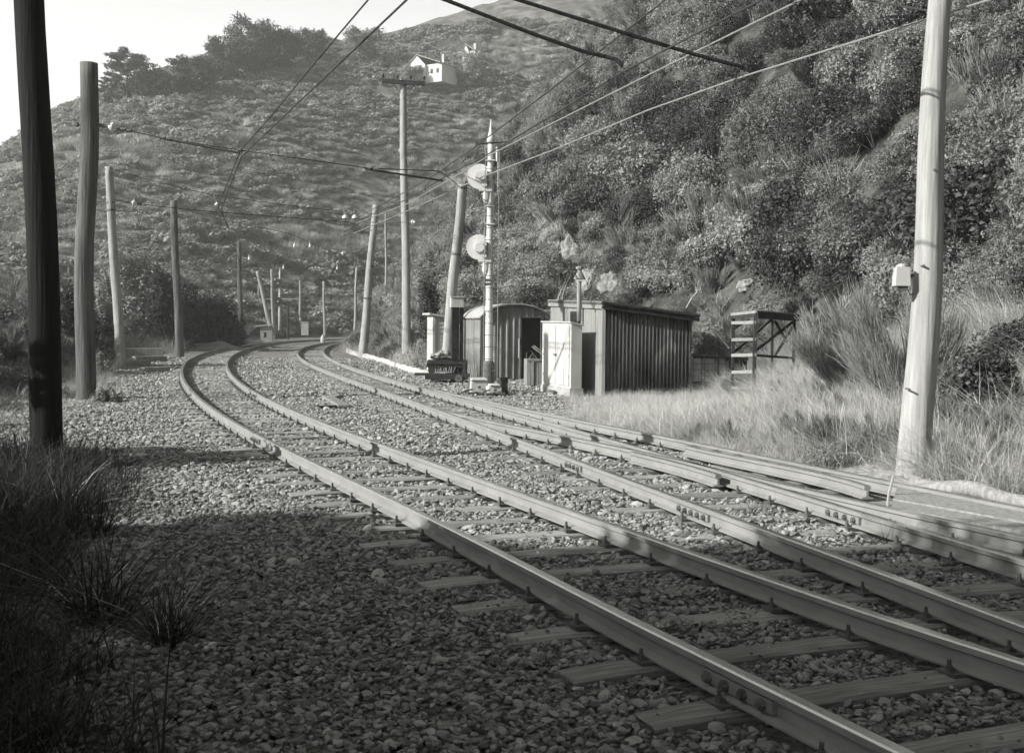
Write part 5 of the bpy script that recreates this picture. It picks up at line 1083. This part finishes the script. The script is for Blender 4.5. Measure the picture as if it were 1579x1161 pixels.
shrub('big dark shrub behind the crooked pole on the left bank',265,140,375,64,'',1,mats=('leafB',),size=.16)
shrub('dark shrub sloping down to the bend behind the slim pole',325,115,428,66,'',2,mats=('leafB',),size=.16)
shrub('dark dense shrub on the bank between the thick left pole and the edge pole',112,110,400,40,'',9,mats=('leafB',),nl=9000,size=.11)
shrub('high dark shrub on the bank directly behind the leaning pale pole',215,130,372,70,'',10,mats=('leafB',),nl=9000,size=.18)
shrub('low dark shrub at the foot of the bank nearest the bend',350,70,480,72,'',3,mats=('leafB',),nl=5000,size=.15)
shrub('pale sunlit shrub just right of the leaning pale pole',212,70,452,62,'',4,mats=('leafC',),nl=7000,size=.11)
shrub('mid grey bush between the thick pole and the leaning pale pole',160,50,430,40,'',5,mats=('leafA',),nl=6000,size=.10)
shrub('wide shrub high on the left bank above the pale one',190,120,345,62,'',6,mats=('leafA',),nl=8000,size=.18)
shrub('grassy bush low at the right of the thick left pole',165,46,590,22.8,'',7,mats=('leafA',),nl=3500,size=.05,zoff=-.05)
shrub('small tufted bush left of the timbers at the leaning pole foot',158,36,535,33,'',8,mats=('leafC',),nl=3000,size=.06,zoff=-.05)
shrub('tall wispy broom bush leaning out from behind the massive pole',1415,230,400,14.8,1.05,11,kind='broom',mats=('leafA',),nl=11000,size=.007,name='broom_bush',cat='broom bush')
shrub('dark wispy broom bush leaning behind the timber stand',1335,170,450,17.0,.6,12,kind='broom',mats=('leafA',),nl=8000,size=.008,name='broom_bush',cat='broom bush')
shrub('dark leafy shrub to the right of the massive pole',1505,150,505,13.9,'',13,mats=('leafB',),nl=14000,size=.05)
shrub('round dark shrub between the tall telegraph pole and the leaning pole',662,46,372,44,'',14,mats=('leafB',),nl=5000,size=.09)
shrub('leafy shrub behind the bin and to the left of the timber stand',1098,90,455,27.5,'',15,mats=('leafA',),nl=8000,size=.06)
shrub('small dark round shrub above the corrugated roof',1010,50,448,29.5,'',16,mats=('leafB',),nl=5000,size=.06)
shrub('bare-twigged bush at the foot of the massive pole',1385,90,650,12.9,'',17,kind='broom',mats=('twig',),nl=420,size=.008,name='twiggy_bush')
for k,(px,py,px2,py2,Y,lab) in enumerate(((1088,500,1125,537,22,'bare pale branch slanting down to the timber stand'),(1058,475,1075,450,26,'short bare branch sticking up right of the iron hut'),(1225,490,1305,520,18.5,'dark bare branch right of the timber stand'))):
    a_=at(px,py,Y); b_=at(px2,py2,Y+.3); mb=MB(); mb.tube([(0,0,0),(b_-a_)*.5+Vector((0,0,.04)),b_-a_],[.010,.012,.014],5); o=mb.build('bare_branch',M['twig'] if k<2 else M['bark']); o.location=a_; tag(o,lab,'branch')
# ------------------------------------------------------------------ trees on the skyline and shade trees
def tree(label, base, H, W, seed, kind='pine', mats='needle', nl=9000, size=.35, trunk_vis=.3, name='pine_tree'):
    r=np.random.default_rng(seed); root=empty(name,base); mb=MB(); lean=r.uniform(-.05,.05)*H
    mb.tube([(0,0,-.5),(lean*.4,0,H*.4),(lean,0,H*.92)],[.028*H,.02*H,.005*H],8)
    C=[];D=[]; nb=26 if kind=='pine' else 22
    for i in range(nb):
        t=trunk_vis+(1-trunk_vis)*(i/nb)**.9; z=H*t; a=i*2.4+r.uniform(-.5,.5)
        if kind=='pine': L_=W*(.35+.9*math.sin(math.pi*min(1,(1-t)*1.25+.12)))*.5*r.uniform(.65,1.15); rise=.25
        else: L_=W*.5*math.sqrt(max(.05,1-((t-.62)/.46)**2))*r.uniform(.7,1.1); rise=.35
        e_=np.array([lean*t+math.cos(a)*L_,math.sin(a)*L_,min(z+rise*L_,H)]); p0=np.array([lean*t,0,z]); mb.tube([tuple(p0),tuple((p0+e_)/2+[0,0,-.03*L_]),tuple(e_)],[.010*H,.006*H,.003*H],5)
        k=nl//nb; tt=.35+.7*r.random(k)**.7; cw=(.09*H if kind=='pine' else .15*H)*(1 if kind=='pine' else 1)
        c=p0+(e_-p0)*tt[:,None]; d=unitv(r.normal(0,1,(k,3))); sub=r.integers(0,5,k); off=r.normal(0,.45,(5,3))*cw*np.array([1,1,.5]); q=c+off[sub]+d*cw*(.35+.5*r.random((k,1)))*np.array([1,1,.42 if kind=='pine' else .8]); C.append(q); D.append(d)
    mb.build('trunk',M['bark'],root); me_=mesh_quads('crown',leaves(r,np.concatenate(C),np.concatenate(D),size,.45,.4),M[mats]); o=bpy.data.objects.new('crown',me_); COL.objects.link(o); o.parent=root
    return tag(root,label,'tree')
def ridge_tree(label, px, pyt, pyb, wpx, seed, **kw):
    q=onhill(px,pyb,y0=60); Y=q.y; H=(pyb-pyt)*Y/FPX+.6; return tree(label,q+Vector((0,0,-.5)),H+.5,wpx*Y/FPX,seed,**kw)
ridge_tree('tallest open pine on the left skyline with sky through its limbs',196,90,166,52,1,nl=8000,size=.42,trunk_vis=.28)
ridge_tree('second thin pine just right of the tallest one on the skyline',219,104,166,38,2,nl=3600,size=.36,trunk_vis=.3)
ridge_tree('low spreading tree at the left foot of the tallest pine',168,128,166,26,3,nl=3000,size=.35,trunk_vis=.1)
ridge_tree('rounded dark tree between the thin pine and the skyline house',238,122,160,38,4,kind='round',nl=5000,size=.36,trunk_vis=.05,name='round_tree')
ridge_tree('feathery dark conifer right of the skyline house',300,102,150,70,5,kind='round',nl=9000,size=.4,trunk_vis=.05,name='conifer')
ridge_tree('low dark tree at the left foot of the feathery conifer',268,128,156,40,6,kind='round',nl=5000,size=.36,trunk_vis=.05,name='round_tree')
ridge_tree('left one of the broad dark conifers on the crest',348,74,128,66,7,kind='round',nl=9000,size=.42,trunk_vis=.05,name='conifer')
ridge_tree('broadest dark conifer on the crest, in the middle of the clump',392,48,124,84,8,kind='round',nl=13000,size=.45,trunk_vis=.05,name='conifer')
ridge_tree('right one of the broad dark conifers on the crest',436,62,112,56,9,kind='round',nl=8000,size=.42,trunk_vis=.05,name='conifer')
ridge_tree('dark tree at the top edge right of the conifer clump',480,58,102,50,10,kind='round',nl=6000,size=.42,trunk_vis=.05,name='round_tree')
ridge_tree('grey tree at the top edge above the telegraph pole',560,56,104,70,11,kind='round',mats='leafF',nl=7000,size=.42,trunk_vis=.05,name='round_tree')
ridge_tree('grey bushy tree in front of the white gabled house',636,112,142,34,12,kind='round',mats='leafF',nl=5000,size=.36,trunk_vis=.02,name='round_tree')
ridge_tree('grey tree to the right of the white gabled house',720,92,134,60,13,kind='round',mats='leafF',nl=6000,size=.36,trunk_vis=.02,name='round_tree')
shade=((-9.3,11.4,3.3,2.0,26,'small isolated shade bush outside the left edge'),(-10.5,-7.0,12.0,7.5,21,'tall shade tree behind the camera, farthest back'),(-10.2,-2.4,9.1,5.6,22,'shade tree to the left of the camera'),(-9.4,1.2,7.2,4.2,23,'lower shade tree to the left of the camera'),(-9.4,4.5,4.6,3.0,24,'bushy shade tree just outside the left edge'),(-9.2,6.9,2.6,2.2,25,'lowest bushy tree just outside the left edge'))
for (x_,y_,H_,W_,sd_,lab) in shade:
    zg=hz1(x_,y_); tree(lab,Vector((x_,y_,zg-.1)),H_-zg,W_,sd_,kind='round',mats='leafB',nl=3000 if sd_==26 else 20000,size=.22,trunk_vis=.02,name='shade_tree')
# ------------------------------------------------------------------ the air
mb=MB(); mb.box((0,280,127),(900,720,258)); hzb=mb.build('haze',[]); tag(hzb,kind='stuff'); hzb['label']='thin bright haze filling the valley'; hzb['category']='haze'
hm=bpy.data.materials.new('haze'); hm.use_nodes=True; hn=hm.node_tree; hn.nodes.clear(); ho=hn.nodes.new('ShaderNodeOutputMaterial'); hv=hn.nodes.new('ShaderNodeVolumePrincipled')
hv.inputs['Color'].default_value=G(.9); hv.inputs['Density'].default_value=.0011; hv.inputs['Anisotropy'].default_value=.2; hn.links.new(hv.outputs[0],ho.inputs['Volume']); hzb.data.materials.append(hm)
print('zrange',float(ZZ.min()),float(ZZ.max()))
